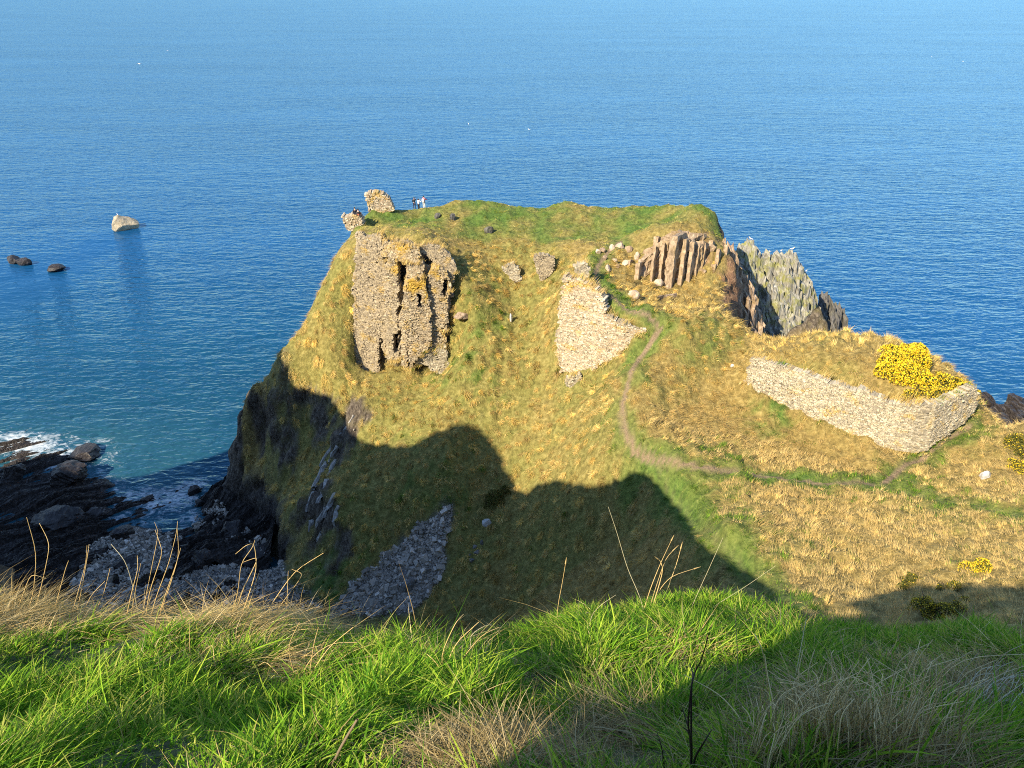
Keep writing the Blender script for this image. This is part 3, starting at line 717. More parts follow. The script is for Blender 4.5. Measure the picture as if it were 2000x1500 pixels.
for (ua, ub, uc, vt, vb, yb, zsl) in ((1236,1244,1270,510,550,78.8,-.5),(1268,1273,1288,478,546,79.6,-.2),(1284,1289,1299,470,548,79.8,-.2),(1296,1311,1330,458,556,79.4,.1),(1322,1330,1343,464,552,80.0,0),(1338,1347,1357,468,538,80.6,0),(1353,1361,1369,476,520,81.4,-.2),(1364,1373,1380,470,516,82,-.2),
                                  (1378,1388,1396,464,500,83,-.2),(1275,1284,1292,456,474,82.6,0),(1393,1401,1409,480,520,82,-.3),(1406,1414,1421,474,532,83.4,-.4),(1385,1394,1400,510,540,81.4,-.2),(1222,1229,1240,502,520,80.4,-.2),(1258,1264,1272,496,520,80.2,-.1)):
    A = Py(ua, vb, yb); B = Py(ub, vb, yb - .25); T_ = Py((ua + ub) / 2, vt, yb + 1.0)
    pxm = (yb / ray(ua, vb)[1])                            # metres per photograph pixel
    w = (uc - ub) * pxm / .225; dirx = np.array([.45, .89])
    C = B[:2] + dirx * w; D = A[:2] + dirx * w * 1.05
    zt = T_[2]
    rock_obj('slab', [prism([A[:2], B[:2], C, D], B[2] - 1.2, [zt - .1, zt, zt + zsl - .8, zt + zsl - 1.0], 300 + k, .11, lean=(.03, .06), ns=5, nv=12)], M_SLAB, 'upright rock slab', parent=outcrop); k += 1
    outcrop.children[-1].pop('label', None) if hasattr(outcrop.children[-1], 'pop') else None
def tube0(pts, r0, r1, ns=6):
    pts = np.asarray(pts, float); m = len(pts); rad = np.linspace(r0, r1, m)
    d = np.gradient(pts, axis=0); d /= np.linalg.norm(d, axis=1)[:, None]
    a = np.cross(d, np.array([0, 0, 1.])); a /= np.linalg.norm(a, axis=1)[:, None]; b = np.cross(d, a)
    th = np.arange(ns) * 2 * math.pi / ns
    V = (pts[:, None] + rad[:, None, None] * (np.cos(th)[None, :, None] * a[:, None] + np.sin(th)[None, :, None] * b[:, None])).reshape(-1, 3)
    Q = [(i * ns + j, i * ns + (j + 1) % ns, (i + 1) * ns + (j + 1) % ns, (i + 1) * ns + j) for i in range(m - 1) for j in range(ns)]
    return V, np.array(Q), np.zeros((0, 3), int)
SPH_SUB = 3
def ico(sub):
    import bmesh
    bm = bmesh.new(); bmesh.ops.create_icosphere(bm, subdivisions=sub, radius=1)
    v = np.array([x.co[:] for x in bm.verts]); f = np.array([[y.index for y in x.verts] for x in bm.faces]); bm.free()
    return v, f
ICO = {s: ico(s) for s in (1, 2, 3, 4)}

def boulder(c, dims, seed, rot=0, sub=3, cuts=9, rough=.10, strat=None):
    """faceted stone: sphere cut by random planes, then roughened"""
    r = np.random.default_rng(seed); v, f = ICO[sub]; v = v.copy()
    for _ in range(cuts):
        n = r.normal(size=3); n[2] *= .8; n /= np.linalg.norm(n); d = r.uniform(.52, .85)
        e = v @ n; v -= np.outer(np.maximum(e - d, 0), n)
    off = r.uniform(0, 50, 3)
    v *= 1 + rough * fbm3(v * 1.7 + off, 3, 2)[:, None]
    v = v * np.asarray(dims) / 2
    if strat is not None:
        s = v @ np.asarray(strat); v *= 1 + .10 * (np.abs(noise3(np.stack([s * 1.8, s * .1, s * 0], 1) + off, 4)) * 2 - .5)[:, None]
    cr, sr = math.cos(rot), math.sin(rot)
    v = v @ np.array([[cr, sr, 0], [-sr, cr, 0], [0, 0, 1]])
    return v + np.asarray(c), np.zeros((0, 4), int), f

def rock_px(name, u, v, wpx, hpx, label, mat, seed, z=None, deep=.8, cat='rock', group=None, sink=.18, rot=0., **kw):
    """boulder whose foot is seen at (u, v) and which looks wpx x hpx photograph pixels big"""
    c = P(u, v, z) if z is not None else hit(u, v)[0]
    m = c[1] / ray(u, v)[1]
    w, h = wpx * m, hpx * m / .92
    o = rock_obj(name, [boulder((c[0], c[1] + w * deep * .35, c[2] + h * (.5 - sink)), (w, w * deep, h * (1 + sink)), seed, rot, **kw)], mat, label, cat, group)
    return o
rock_px('boulder', 1237, 584, 26, 18, 'small pale boulder left of the dark split boulder below the slabs', M_TAN, 401, deep=.7)
A = Py(1256, 606, 74.4); B = Py(1272, 612, 74.0)
split = rock_obj('boulder', [prism([A[:2], B[:2], B[:2] + np.array([3.4, 2.5]), A[:2] + np.array([3.2, 3.6])], A[2] - .9, [A[2] + 1.0, A[2] + 1.6, A[2] + 1.1, A[2] + .5], 402, .22, ns=4, nv=6)], M_CRAG, 'large split boulder with a black shaded side above the path')
for i, (u, v, w, h) in enumerate(((1178,495,18,10),(1195,490,16,12),(1212,486,20,11),(1228,494,18,14),(1243,508,14,16),(1187,530,15,12),(1206,525,12,10),(1222,520,14,12),(1200,512,12,8),(1182,510,10,12),(1288,560,22,14),(1325,552,14,8),(1375,535,16,9),(1168,497,12,10))):
    rock_px('rock', u, v, w, h, ('cream broken rock in the scatter left of the upright slabs' if u < 1260 else 'small brown rock lying at the foot of the upright slabs'), M_TAN if i % 3 else M_CRAG, 420 + i, group='broken rocks round the slab outcrop', deep=.8)
rock_px('boulder', 884, 431, 18, 13, 'dark grey boulder in the turf near the summit edge', M_STACK_D, 470, cuts=12)
rock_px('boulder', 855, 428, 14, 12, 'dark rock showing in the turf below the standing people', M_STACK_D, 471, deep=.9, cuts=12)
rock_px('boulder', 956, 456, 22, 14, 'dark rock standing in for a shaded hollow at the lip of the slope right of the tower', M_STACK_D, 472, cuts=12)  # dark rock added where a hollow lies in shade
rock_px('boulder', 951, 1030, 20, 17, 'single whitish boulder alone in the shaded slope above the scree', M_PALE, 440)
for i, (u, v, w, h) in enumerate(((927,1072,12,8),(940,1066,8,14),(932,1085,16,10),(917,1090,12,8),(921,1100,12,10))):
    rock_px('rock', u, v, w, h, 'grey stone in the little heap below the whitish boulder', M_GREYB, 450 + i, group='stones below the white boulder')
rock_px('boulder', 790, 1130, 34, 16, 'larger of two big flat grey blocks on the scree', M_GREYB, 460, cuts=12)
rock_px('boulder', 798, 1158, 32, 28, 'pointed grey block lowest on the scree', M_GREYB, 461, cuts=12)
rock_px('rock', 1431, 718, 8, 7, 'tiny white stone in the grass left of the long wall', M_PALE, 462)
rock_px('rock', 998, 632, 6, 22, 'narrow pale stone showing through the grass slope', M_PALE, 463, deep=.8)
rock_px('rock', 1925, 936, 22, 22, 'weathered pale rock showing in the right hand grass bank', M_PALE, 464, sink=.5)

def bundle(profile, y0, y1, layers, nper, seed, lean, front_drop, zb, mat_hi, w=(.5, 1.1), l=(1.2, 2.6), ang=.35, rough=.12, spike=0.0):
    """crag of steep strata: rows of slabs, the far row cut to the measured skyline"""
    r = np.random.default_rng(seed); pr = np.array(profile, float); parts = []
    for L in range(layers):
        f = L / max(layers - 1, 1); y = y1 + (y0 - y1) * f
        for i in range(nper):
            u = pr[0, 0] + (pr[-1, 0] - pr[0, 0]) * (i + r.uniform(.1, .9)) / nper
            v = np.interp(u, pr[:, 0], pr[:, 1]) + r.uniform(-2, 9) + (f > 0) * r.uniform(0, 10)
            t0 = Py(u, v, y)
            x = t0[0]; zt = t0[2] - front_drop * f ** 1.15 * (t0[2] - zb) + (r.normal(0, .35) if f > 0 else 0)
            a = ang + r.normal(0, .12); ww = r.uniform(*w) / 2; ll = r.uniform(*l) / 2
            ca, sa = math.cos(a), math.sin(a)
            R_ = np.array([[ca, sa], [-sa, ca]])
            base = np.array([x, y]) - np.array(lean) * (zt - zb)
            foot = base + np.array([(-ww, -ll), (ww, -ll), (ww, ll), (-ww, ll)]) @ R_
            sp = spike
            parts.append(prism(foot, zb, [zt - r.uniform(0, .5) - sp * r.uniform(.2, 1.2), zt - r.uniform(0, .9) - sp * r.uniform(.3, 1.6), zt, zt - sp * r.uniform(0, .7)], seed * 50 + L * 37 + i, rough, lean, 2, 9))
    return parts
stack = rock_obj('sea_stack', bundle([(1436,492),(1447,478),(1465,463),(1478,478),(1486,497),(1503,489),(1524,493),(1552,486),(1564,512),(1577,533),(1590,560),(1600,592),(1603,625)], 90, 99, 10, 40, 61, (-.05, .10), .62, -1.5, None, w=(.35, .85), l=(.9, 2.4), rough=.28, spike=.9), M_STACK, 'large jagged grey green sea stack of steep strata with perched gulls', 'sea stack')
stack2 = rock_obj('sea_stack', bundle([(1584,622),(1598,598),(1614,568),(1624,572),(1631,592),(1640,584),(1652,602),(1656,625)], 100, 105, 5, 14, 62, (-.04, .08), .5, -1.5, None, w=(.25, .6), l=(.9, 2.2), spike=1.3, rough=.2), M_STACK_D, 'smaller dark pointed stack right of the large jagged stack', 'sea stack')
crag = rock_obj('crag', bundle([(1410,478),(1422,462),(1434,480),(1446,505),(1456,530),(1470,556),(1482,590),(1490,628)], 78, 86, 7, 17, 63, (-.03, .10), .55, 6, None, ang=.5, w=(.3, .7), l=(.8, 2.0), rough=.24, spike=1.0), M_CRAG, 'broken reddish crag dropping from the right end of the summit', 'rock')
# shore rocks east of the wall
for i, (pr, y0, y1, lab) in enumerate((([(1906,790),(1914,768),(1930,767),(1941,770),(1944,790)], 88, 91, 'square dark shore rock just right of the wall end'),
                                     ([(1966,795),(1980,778),(1986,765),(1992,778),(2006,790)], 91, 94, 'pointed dark shore rock at the right picture edge'),
                                     ([(1908,806),(1930,796),(1955,792),(1975,796),(2006,790)], 80, 88, 'low ribbed black reef below the two upright shore rocks'))):
    rock_obj('shore_rock', bundle(pr, y0, y1, 4, 9 if i < 2 else 22, 70 + i, (-.1, .15), .35, -1.2, None, w=(.4, .9), l=(.9, 2)), M_WET, lab, 'rock')
# rocks standing in the sea to the west
rock_px('sea_rock', 237, 452, 56, 27, 'pale domed rock standing alone in the open sea', M_SEA, 501, z=0, sub=4, cuts=10, deep=.9)
rock_px('sea_rock', 23, 516, 30, 16, 'dark rock awash behind another at the left picture edge', M_WET, 502, z=0)
rock_px('sea_rock', 42, 520, 32, 15, 'dark rounded rock awash in front at the left picture edge', M_WET, 503, z=0)
rock_px('sea_rock', 106, 532, 34, 14, 'low dark humped rock awash below the pale domed rock', M_WET, 504, z=0, rot=.3)
for i, (u, v, w, h, lab) in enumerate(((398,908,34,14,'flat dark rock at the water by the cliff foot'),(376,966,40,32,'tall dark rock in the foam by the cliff foot'),(388,988,32,18,'squat dark rock on the wet edge below the cliff'),(284,980,36,16,'dark rock alone in the foam of the cove'),
        (270,1022,24,26,'upright black rock at the head of the cove'),(120,945,120,44,'long black ridge of shore rock beside the tidal pool'),(180,975,90,40,'black slabby rock at the outer reef edge'),(186,1018,76,34,'black shore rock between two small pools'),
        (235,1056,66,36,'dark brown rock where reef and pebbles meet'),(100,1030,130,34,'broad black rock in the middle of the reef'),(150,900,110,22,'low black outer reef washed by white foam'),(18,940,70,60,'black rock mass at the left edge beside the pool'),
        (390,1110,70,60,'ribbed dark rock rising from the pebble beach'),(350,1085,50,36,'dark rock on the pebbles left of the ribbed one'),(450,1050,90,50,'dark rock shelf against the cliff foot'),(240,1120,90,40,'dark flat rock low on the pebble beach'),(500,1095,90,40,'dark rock step at the back of the beach'))):
    rock_px('shore_rock', u, v, w * .8, h * .62, lab, M_WET, 520 + i, rot=.6, strat=(2.6, -.6, 3.2), sub=4, deep=.75, cuts=16, sink=.35)

# pale ribs of bare strata in the shaded grass slope
ribs = []
for i, ((u0, v0), (u1, v1), rad) in enumerate((((690,815),(668,850),.22),((668,845),(625,910),.20),((660,870),(640,905),.18),((640,905),(612,955),.25),((655,900),(640,930),.15),((640,940),(620,985),.30),((655,965),(632,1010),.26),((640,990),(615,1030),.22),((662,985),(652,1030),.18),((630,1040),(618,1070),.26),((612,960),(600,1000),.2),((692,840),(680,860),.12),((610,1000),(604,1040),.2))):
    pp = hit(np.linspace(u0, u1, 5), np.linspace(v0, v1, 5)); pp[:, 2] += .02
    v_, q_, t_ = tube0(pp, rad * 1.5, rad * .8); v_ = v_ + .30 * np.stack([noise3(v_ * 1.6, 7), noise3(v_ * 1.6, 8), noise3(v_ * 1.6, 9)], 1); ribs.append((v_, q_, t_))
rock_obj('rock_outcrop', ribs, M_RIB, 'pale grey ribs of bare strata slanting down the shaded western slope')

o_ = pit + np.array([0, .55, .55])
rock_obj('rock_overhang', [boulder(o_, (3.0, 1.8, .75), 612, .2, cuts=12)], M_CRAG, 'brown rock lip overhanging a dark hollow right of the tower foot')

# loose stones: scree and pebble beach, each stone a block, uncountable
def scatter_stones(name, poly_xy, n, size, pal, label, seed, keepfn=None):
    r = np.random.default_rng(seed); lo = poly_xy.min(0); hi = poly_xy.max(0)
    x = r.uniform(lo[0], hi[0], n * 3); y = r.uniform(lo[1], hi[1], n * 3)
    k = in_poly(poly_xy, x + .5 * noise2(x, y, 3), y + .5 * noise2(x + 9, y, 4))
    if keepfn is not None: k &= keepfn(x, y)
    x = x[k][:n]; y = y[k][:n]; n = len(x)
    s = size[0] * np.exp(r.exponential(size[1], n)); s = np.minimum(s, size[2])
    z = bil(GZ, x, y) + s * .25
    q = r.normal(size=(n, 4)); q /= np.linalg.norm(q, axis=1)[:, None]
    w_, a, b, c = q.T
    R_ = np.stack([np.stack([1 - 2 * (b * b + c * c), 2 * (a * b - w_ * c), 2 * (a * c + w_ * b)], 1), np.stack([2 * (a * b + w_ * c), 1 - 2 * (a * a + c * c), 2 * (b * c - w_ * a)], 1), np.stack([2 * (a * c - w_ * b), 2 * (b * c + w_ * a), 1 - 2 * (a * a + b * b)], 1)], 1)
    half = s[:, None] * r.uniform(.45, 1.0, (n, 3)) * np.array([1, .8, .55])
    v, f = stones(np.stack([x, y, z], 1), R_, half, r, .45)
    c = np.array(pal)[r.integers(0, len(pal), n)] * r.uniform(.6, 1.35, (n, 1))
    o = mesh_np(name, v, f, mat=M_STONE, attrs={'tint': np.repeat(c, 8, 0)})
    tag(o, label, kind='stuff'); return o
GREYP = [(.40,.355,.30),(.47,.42,.36),(.29,.26,.22),(.57,.51,.44),(.34,.30,.25)]
scatter_stones('scree', scree, 9000, (.09, .36, .60), GREYP, 'fan of grey scree stones below the shaded slope', 9)
scatter_stones('beach_pebbles', beach, 9000, (.10, .4, .45), GREYP, 'grey pebbles of the beach', 10, lambda x, y: (bil(m_peb, x, y) > .25) & (bil(GZ, x, y) > .1))
# ------------------------------------------------------------------ the cliff edge at the viewer's feet
def FP(u, v, y): return Py(u, v, y)
EDGE = [FP(*r) for r in ((0,1500,1.2),(500,1500,1.15),(1000,1500,1.12),(1500,1500,1.12),(2000,1500,1.15),
        (0,1350,1.85),(400,1360,1.75),(1000,1350,1.72),(1500,1350,1.75),(2000,1400,1.55),(1250,1290,2.05),(1150,1400,1.5),(1650,1330,1.9),
        (0,1205,2.75),(300,1222,2.7),(550,1215,2.75),(700,1275,2.45),(850,1272,2.5),(1000,1250,2.65),(1150,1215,2.9),(1250,1192,3.05),(1350,1186,3.1),(1480,1196,3.1),(1600,1235,3.1),(1800,1255,3.3),(2000,1305,3.0))]
for (x, y, z) in ((-3,1,56.3),(3,1,56.1),(0,0,56.55),(-3,-1,56.5),(3,-1,56.4),(-6,-3,56.2),(6,-3,56.1),(0,-4,56.5),(-6,0,55.7),(6,0,55.3),(-6,2,54.5),(6,2,53.2),
                  (-3,3.6,53.9),(-1.5,3.5,53.9),(-.5,3.4,53.8),(.5,3.7,53.9),(1.3,3.9,53.9),(2.2,3.9,53.4),(3.2,3.8,52.8),(-4,4.6,52),(0,4.8,51.8),(2,4.9,51.6),(4,4.6,51),(-6,4.6,51),(6,4.6,50)):
    EDGE.append(np.array([x, y, z], float))
edge_field = Field(EDGE, c=.25, lam=.004)
ex = np.arange(-6.5, 6.5, .055); ey = np.arange(-4.5, 4.9, .055)
EX, EY = np.meshgrid(ex, ey)
EZ = edge_field(EX, EY)
EZ += (.07 * fbm2(EX * 1.6, EY * 1.6, 3, 200) + .05 * np.abs(noise2(EX * 3.5, EY * 3.5, 204))) * sstep(.6, 1.4, EY)
# unseen bank added behind the viewer, shaped to shadow the right foreground
bank = np.interp(EX + .08 * noise2(EX * 2.5, EY * 2.5, 3), [-2.5, -2.15, -1.95, -1.45, -1.20, 3.5, 5.5], [55, 56.4, 57.85, 57.95, 58.42, 58.45, 55])
EZ = np.maximum(EZ, EZ + (bank - EZ) * sstep(-.28, -.55, EY))
def ebil(x, y):
    i = np.clip(((x - ex[0]) / .055).astype(int), 0, len(ex) - 2); j = np.clip(((y - ey[0]) / .055).astype(int), 0, len(ey) - 2)
    fx = np.clip((x - ex[i]) / .055, 0, 1); fy = np.clip((y - ey[j]) / .055, 0, 1)
    return (EZ[j, i] * (1 - fx) + EZ[j, i + 1] * fx) * (1 - fy) + (EZ[j + 1, i] * (1 - fx) + EZ[j + 1, i + 1] * fx) * fy
def ehit(u, v):
    d = ray(u, v); ys = np.arange(.5, 4.4, .01); tt = ys / d[1]
    x = d[0] * tt; z = H + d[2] * tt
    b = z < ebil(x, ys); k = b.argmax() if b.any() else 250
    if not b.any(): k = int(np.argmin(z - ebil(x, ys)))
    return np.array([x[k], ys[k], ebil(x[k:k + 1], ys[k:k + 1])[0]])
M_EDGE, nt, bs = new_mat('clifftop_soil'); t = NT(nt)
nz = t.noise(t.pos(), 14, 5, .7)
t.l(t.ramp(nz, [(.3, (.02, .025, .008)), (.55, (.06, .07, .02)), (.8, (.14, .11, .05))]), bs.inputs['Base Color']); bs.inputs['Roughness'].default_value = 1
en, em = EZ.shape; ei = np.arange(en * em).reshape(en, em)
EQ = np.stack([ei[:-1, :-1], ei[:-1, 1:], ei[1:, 1:], ei[1:, :-1]], -1).reshape(-1, 4)
clifftop = mesh_np('clifftop_ground', np.stack([EX, EY, EZ], -1).reshape(-1, 3), EQ, mat=M_EDGE, smooth=True)
tag(clifftop, 'turfed cliff edge in the foreground', kind='structure')

# ------------------------------------------------------------------ grass
def blade_mat(name, transl=.35, rough=.55):
    m, nt, b = new_mat(name); t = NT(nt)
    c = t.attr('tint').outputs['Color']
    t.l(c, b.inputs['Base Color']); b.inputs['Roughness'].default_value = rough; b.inputs['Specular IOR Level'].default_value = .14
    tr = t.n('ShaderNodeBsdfTranslucent'); t.l(c, tr.inputs[0])
    mx = t.n('ShaderNodeMixShader'); mx.inputs[0].default_value = transl
    t.l(b.outputs[0], mx.inputs[1]); t.l(tr.outputs[0], mx.inputs[2]); t.l(mx.outputs[0], nt.nodes['Material Output'].inputs['Surface'])
    return m
M_BLADE = blade_mat('grass_blade', .38, .75)

def blades(base, up, lean, L, W, bend, col, rng, nseg=3, kink=0.0):
    """curved tapering blades; returns verts, quads, tris, colours"""
    n = len(base); side = np.cross(up, lean) + rng.normal(0, .6, (n, 3))
    side -= up * (side * up).sum(1)[:, None]; side /= np.linalg.norm(side, axis=1)[:, None] + 1e-9
    lv = []
    for k in range(nseg + 1):
        f = k / nseg
        p = base + L[:, None] * (up * (f - .35 * bend[:, None] * f * f) + lean * (bend[:, None] * f ** 1.8))
        if kink: p = p + rng.normal(0, kink, (n, 3)) * L[:, None] * f
        if k < nseg:
            w = W[:, None] * (1 - f) ** .6 * .5
            lv.append(p - side * w); lv.append(p + side * w)
        else: lv.append(p)
    m = 2 * nseg + 1
    V = np.stack(lv, 1).reshape(-1, 3)
    o = (np.arange(n) * m)[:, None]
    Q = np.concatenate([o + np.array([[2 * k, 2 * k + 1, 2 * k + 3, 2 * k + 2]]) for k in range(nseg - 1)]) if nseg > 1 else np.zeros((0, 4), int)
    T = o + np.array([[2 * nseg - 2, 2 * nseg - 1, 2 * nseg]])
    return V, Q, T, np.repeat(col, m, 0)

def unit(a): return a / (np.linalg.norm(a, axis=-1, keepdims=True) + 1e-9)

# --- turf of the headland and the slopes
r = np.random.default_rng(21)
gnx, gny = np.gradient(base_Z, gx, axis=1), np.gradient(base_Z, gy, axis=0)
def land_grass(n, seed):
    r = np.random.default_rng(seed)
    N = n * 4
    x = r.uniform(-34, 58, N); y = 26 + (103 - 26) * r.random(N) ** 1.0
    z = bil(GZ, x, y)
    u, v, dep = project(np.stack([x, y, z], 1))
    keep = (u > -40) & (u < 2060) & (v < 1290) & (v > 300)
    ok = bil(grassy, x, y)
    sx_, sy_ = bil(gnx, x, y), bil(gny, x, y)
    area = np.sqrt(1 + sx_ ** 2 + sy_ ** 2)
    cl = fbm2(x * .8, y * .8, 2, 300)
    keep &= r.random(N) < np.clip(area / 1.9, .2, 1) * np.clip(.75 + .9 * cl, .25, 1)
    keep &= ok > .35 + .3 * r.random(N)
    for plan in (PLAN_BOUND, PLAN_MID, PLAN_WEST):
        keep &= poly_dist(plan, x, y) > .22
    idx = np.where(keep)[0][:n]
    return x[idx], y[idx], z[idx], sx_[idx], sy_[idx], dep[idx]
x, y, z, sxx, syy, dep = land_grass(470000, 22)
# tussocks: half of the blades gather round clump centres
tr = np.random.default_rng(24); TS = 1.08
cx, cy = np.meshgrid(np.arange(-36, 60, TS), np.arange(24, 104, TS)); cx = (cx + tr.uniform(-.42, .42, cx.shape)); cy = (cy + tr.uniform(-.42, .42, cy.shape))
gi = np.clip(((x + 36) / TS).astype(int), 0, cx.shape[1] - 1); gj = np.clip(((y - 24) / TS).astype(int), 0, cx.shape[0] - 1)
tcx, tcy = cx[gj, gi], cy[gj, gi]; tid = gj * cx.shape[1] + gi
trad = tr.uniform(.18, .42, cx.size)[tid]; tval = tr.uniform(.78, 1.42, cx.size)[tid]; tgold = tr.random(cx.size)[tid]
flat = sstep(10, 16, x) * sstep(64, 58, y)                         # the meadow on the right is more even
intus = tr.random(len(x)) < (.72 - .40 * flat) * (1 - .6 * sstep(28.4, 29.6, z) * (y > 83))
ang = tr.uniform(0, 2 * math.pi, len(x)); rad_ = trad * np.sqrt(tr.random(len(x)))
ox, oy = np.cos(ang), np.sin(ang)
x = np.where(intus, tcx + ox * rad_, x); y = np.where(intus, tcy + oy * rad_, y); z = bil(GZ, x, y)
kp = (bil(grassy, x, y) > .35); 
for plan in (PLAN_BOUND, PLAN_MID, PLAN_WEST): kp &= poly_dist(plan, x, y) > .15
x, y, z, sxx, syy, dep, intus, ox, oy, tval, tgold, flat = [a_[kp] for a_ in (x, y, z, sxx, syy, dep, intus, ox, oy, tval, tgold, flat)]
n0 = len(x)
wt = np.array(WALL_TOPS); wr = np.random.default_rng(23); wt = np.repeat(wt[wr.random(len(wt)) < .8], 46, 0)
wt[:, :2] += wr.normal(0, .22, (len(wt), 2)); wt = wt[(wt[:, 1] < 90)]
x = np.concatenate([x, wt[:, 0]]); y = np.concatenate([y, wt[:, 1]]); z = np.concatenate([z, wt[:, 2] - .05]); sxx = np.concatenate([sxx, 0 * wt[:, 0]]); syy = np.concatenate([syy, 0 * wt[:, 0]]); dep = np.concatenate([dep, 75 + 0 * wt[:, 0]])
n = len(x); ex_ = n - n0
intus = np.concatenate([intus, np.ones(ex_, bool)]); ox = np.concatenate([ox, np.zeros(ex_)]); oy = np.concatenate([oy, np.zeros(ex_)]); tval = np.concatenate([tval, np.ones(ex_)]); tgold = np.concatenate([tgold, np.ones(ex_) * .5]); flat = np.concatenate([flat, np.zeros(ex_)])
gm = bil(m_green, x, y); summit = sstep(28.4, 29.6, z) * (y > 83)
clump = .6 * fbm2(x * .9, y * .9, 3, 310) + .6 * fbm2(x * .55 + y * .2, y * 1.5 - x * .1, 2, 312); clump2 = noise2(x * .22, y * .22, 315)
isg = (gm + .60 * clump + .30 * clump2 + r.normal(0, .10, n) + np.where(intus, -.20, (.24 - .20 * flat) * (x < 12) + .06 * (x >= 12))) > .42
straw = np.array([(.75,.56,.21),(.65,.47,.15),(.82,.64,.29),(.52,.36,.11),(.69,.51,.17)])[r.integers(0, 5, n)]
gold = sstep(-.2, .6, noise2(x * .12, y * .12, 317))[:, None]
straw = straw * (1 - .25 * gold) + np.array([.50, .33, .07]) * .25 * gold
grn = np.array([(.08,.19,.014),(.13,.26,.022),(.22,.35,.04),(.04,.11,.008),(.34,.41,.07)])[r.integers(0, 5, n)]
cell = np.clip(1 + .55 * noise2(x * 1.9, y * 1.9, 318) + .25 * noise2(x * 4.3, y * 4.3, 319), .45, 1.5)
col = np.where(isg[:, None], grn, straw) * r.uniform(.75, 1.2, (n, 1)) * cell[:, None] * np.where(intus, tval, .92)[:, None]
col = np.where((~isg & (tgold > .7))[:, None], col * np.array([1.0, .98, .84]), col)
pale = (.45 * flat * ~isg)[:, None]; col = col * (1 - pale) + np.array([.86, .64, .29]) * r.uniform(.8, 1.1, (n, 1)) * pale
mixk = (.75 * r.random(n) * summit)[:, None]; col = col * (1 - mixk) + np.array([.54, .55, .11]) * mixk
up = unit(np.stack([-sxx * .45, -syy * .45, np.ones(n)], 1) + r.normal(0, .22, (n, 3)))
sw = noise2(x * .35, y * .35, 320) * 2.4
down = np.stack([-sxx, -syy, -(sxx ** 2 + syy ** 2)], 1)
lean = unit(unit(down + 1e-4) * 1.1 + np.stack([np.cos(sw), np.sin(sw), np.zeros(n)], 1) * .5 + np.where(intus, .5, .1)[:, None] * np.stack([ox, oy, np.zeros(n)], 1) + r.normal(0, .35, (n, 3)))
tall = np.clip(.8 + 1.1 * clump, .3, 1.7)
L = r.uniform(.32, .66, n) * tall * np.where(intus, 1.08, .46 + .25 * flat) * (1 - .55 * summit) * np.where(isg, .75, 1.0) * (1 - .5 * sstep(1.2, .4, bil(pd, x, y)))
W = r.uniform(.020, .040, n) * np.clip(dep / 75, .6, 1.2)
bend = np.where(isg, r.uniform(.3, .8, n), r.uniform(.6, 1.25, n))
v_, q_, t_, c_ = blades(np.stack([x, y, z - .03], 1), up, lean, L, W, bend, col, r, 2)
g1 = mesh_np('slope_grass', v_, q_, t_, mat=M_BLADE, attrs={'tint': c_})
tag(g1, 'tussocky straw and green grass over the headland slopes', kind='stuff')

# --- grass of the near cliff edge
def spot(u, v, rad, x, y):
    p = ehit(u, v); return np.exp(-((x - p[0]) ** 2 + (y - p[1]) ** 2) / rad ** 2)
def near_grass(n, seed):
    r = np.random.default_rng(seed)
    x = r.uniform(-4.4, 4.9, n); y = .45 + 3.5 * r.random(n)
    z = ebil(x, y); u, v, dep = project(np.stack([x, y, z], 1))
    k = (dep > .2) & (u > -1500) & (u < 3500) & (v < 2300)
    return x[k], y[k], z[k]
x, y, z = near_grass(345000, 31)
n = len(x); r = np.random.default_rng(32)
dry = np.zeros(n)
for (u, v, rad, a) in ((60,1215,.42,.95),(200,1215,.4,.9),(360,1220,.36,.95),(480,1222,.34,.95),(560,1225,.3,.9),(420,1270,.3,.55),(590,1300,.16,1.),(860,1290,.2,.8),(640,1290,.25,.35),
                       (900,1475,.20,1.),(1060,1460,.24,1.2),(1180,1450,.18,1.1),(1200,1485,.18,1.),(1000,1495,.22,1.1),(1330,1300,.16,.65),(1050,1330,.15,.5),(1180,1330,.12,.4),(1500,1230,.25,.35),
                       (1600,1400,.36,.8),(1700,1440,.34,.85),(1500,1460,.25,.6),(1900,1350,.3,.9),(1820,1300,.3,.6),(1960,1320,.3,.7),(1850,1470,.3,.6),(1560,1340,.22,.4),(1420,1430,.12,.3)):
    dry = np.maximum(dry, a * spot(u, v, rad, x, y))
cl = fbm2(x * 2.2, y * 2.2, 3, 330)
isd = (dry + .30 * cl + r.normal(0, .22, n)) > .52
dead = (y < 1.9) & (x > -.6)                                     # the weathered grey-brown tussocks low in front
g = np.array([(.12,.28,.016),(.18,.36,.02),(.28,.46,.03),(.07,.19,.012),(.40,.52,.05)])[r.integers(0, 5, n)]
yel = (r.random(n) < .10 + .25 * sstep(.1, .6, noise2(x * 3, y * 3, 360)))[:, None]; g = np.where(yel, np.array([.42, .44, .09]), g)
s_ = np.array([(.74,.55,.22),(.64,.46,.17),(.80,.64,.33),(.54,.38,.15)])[r.integers(0, 4, n)]
d_ = np.array([(.48,.37,.17),(.37,.28,.12),(.58,.46,.24),(.26,.19,.08)])[r.integers(0, 4, n)]
col = np.where(isd[:, None], np.where(dead[:, None], d_, s_), g) * r.uniform(.75, 1.2, (n, 1))
sw = noise2(x * 2.3, y * 2.3, 340) * 3.2 + noise2(x * .8, y * .8, 341) * 1.5 + np.where(x < -.2, .35, 2.2) + r.normal(0, 1.05, n)
lean = unit(np.stack([np.cos(sw), .55 * np.sin(sw), -.15 * np.ones(n)], 1))
up = unit(np.stack([.18 * np.cos(sw), .12 * np.ones(n), np.ones(n)], 1) + r.normal(0, .40, (n, 3)))
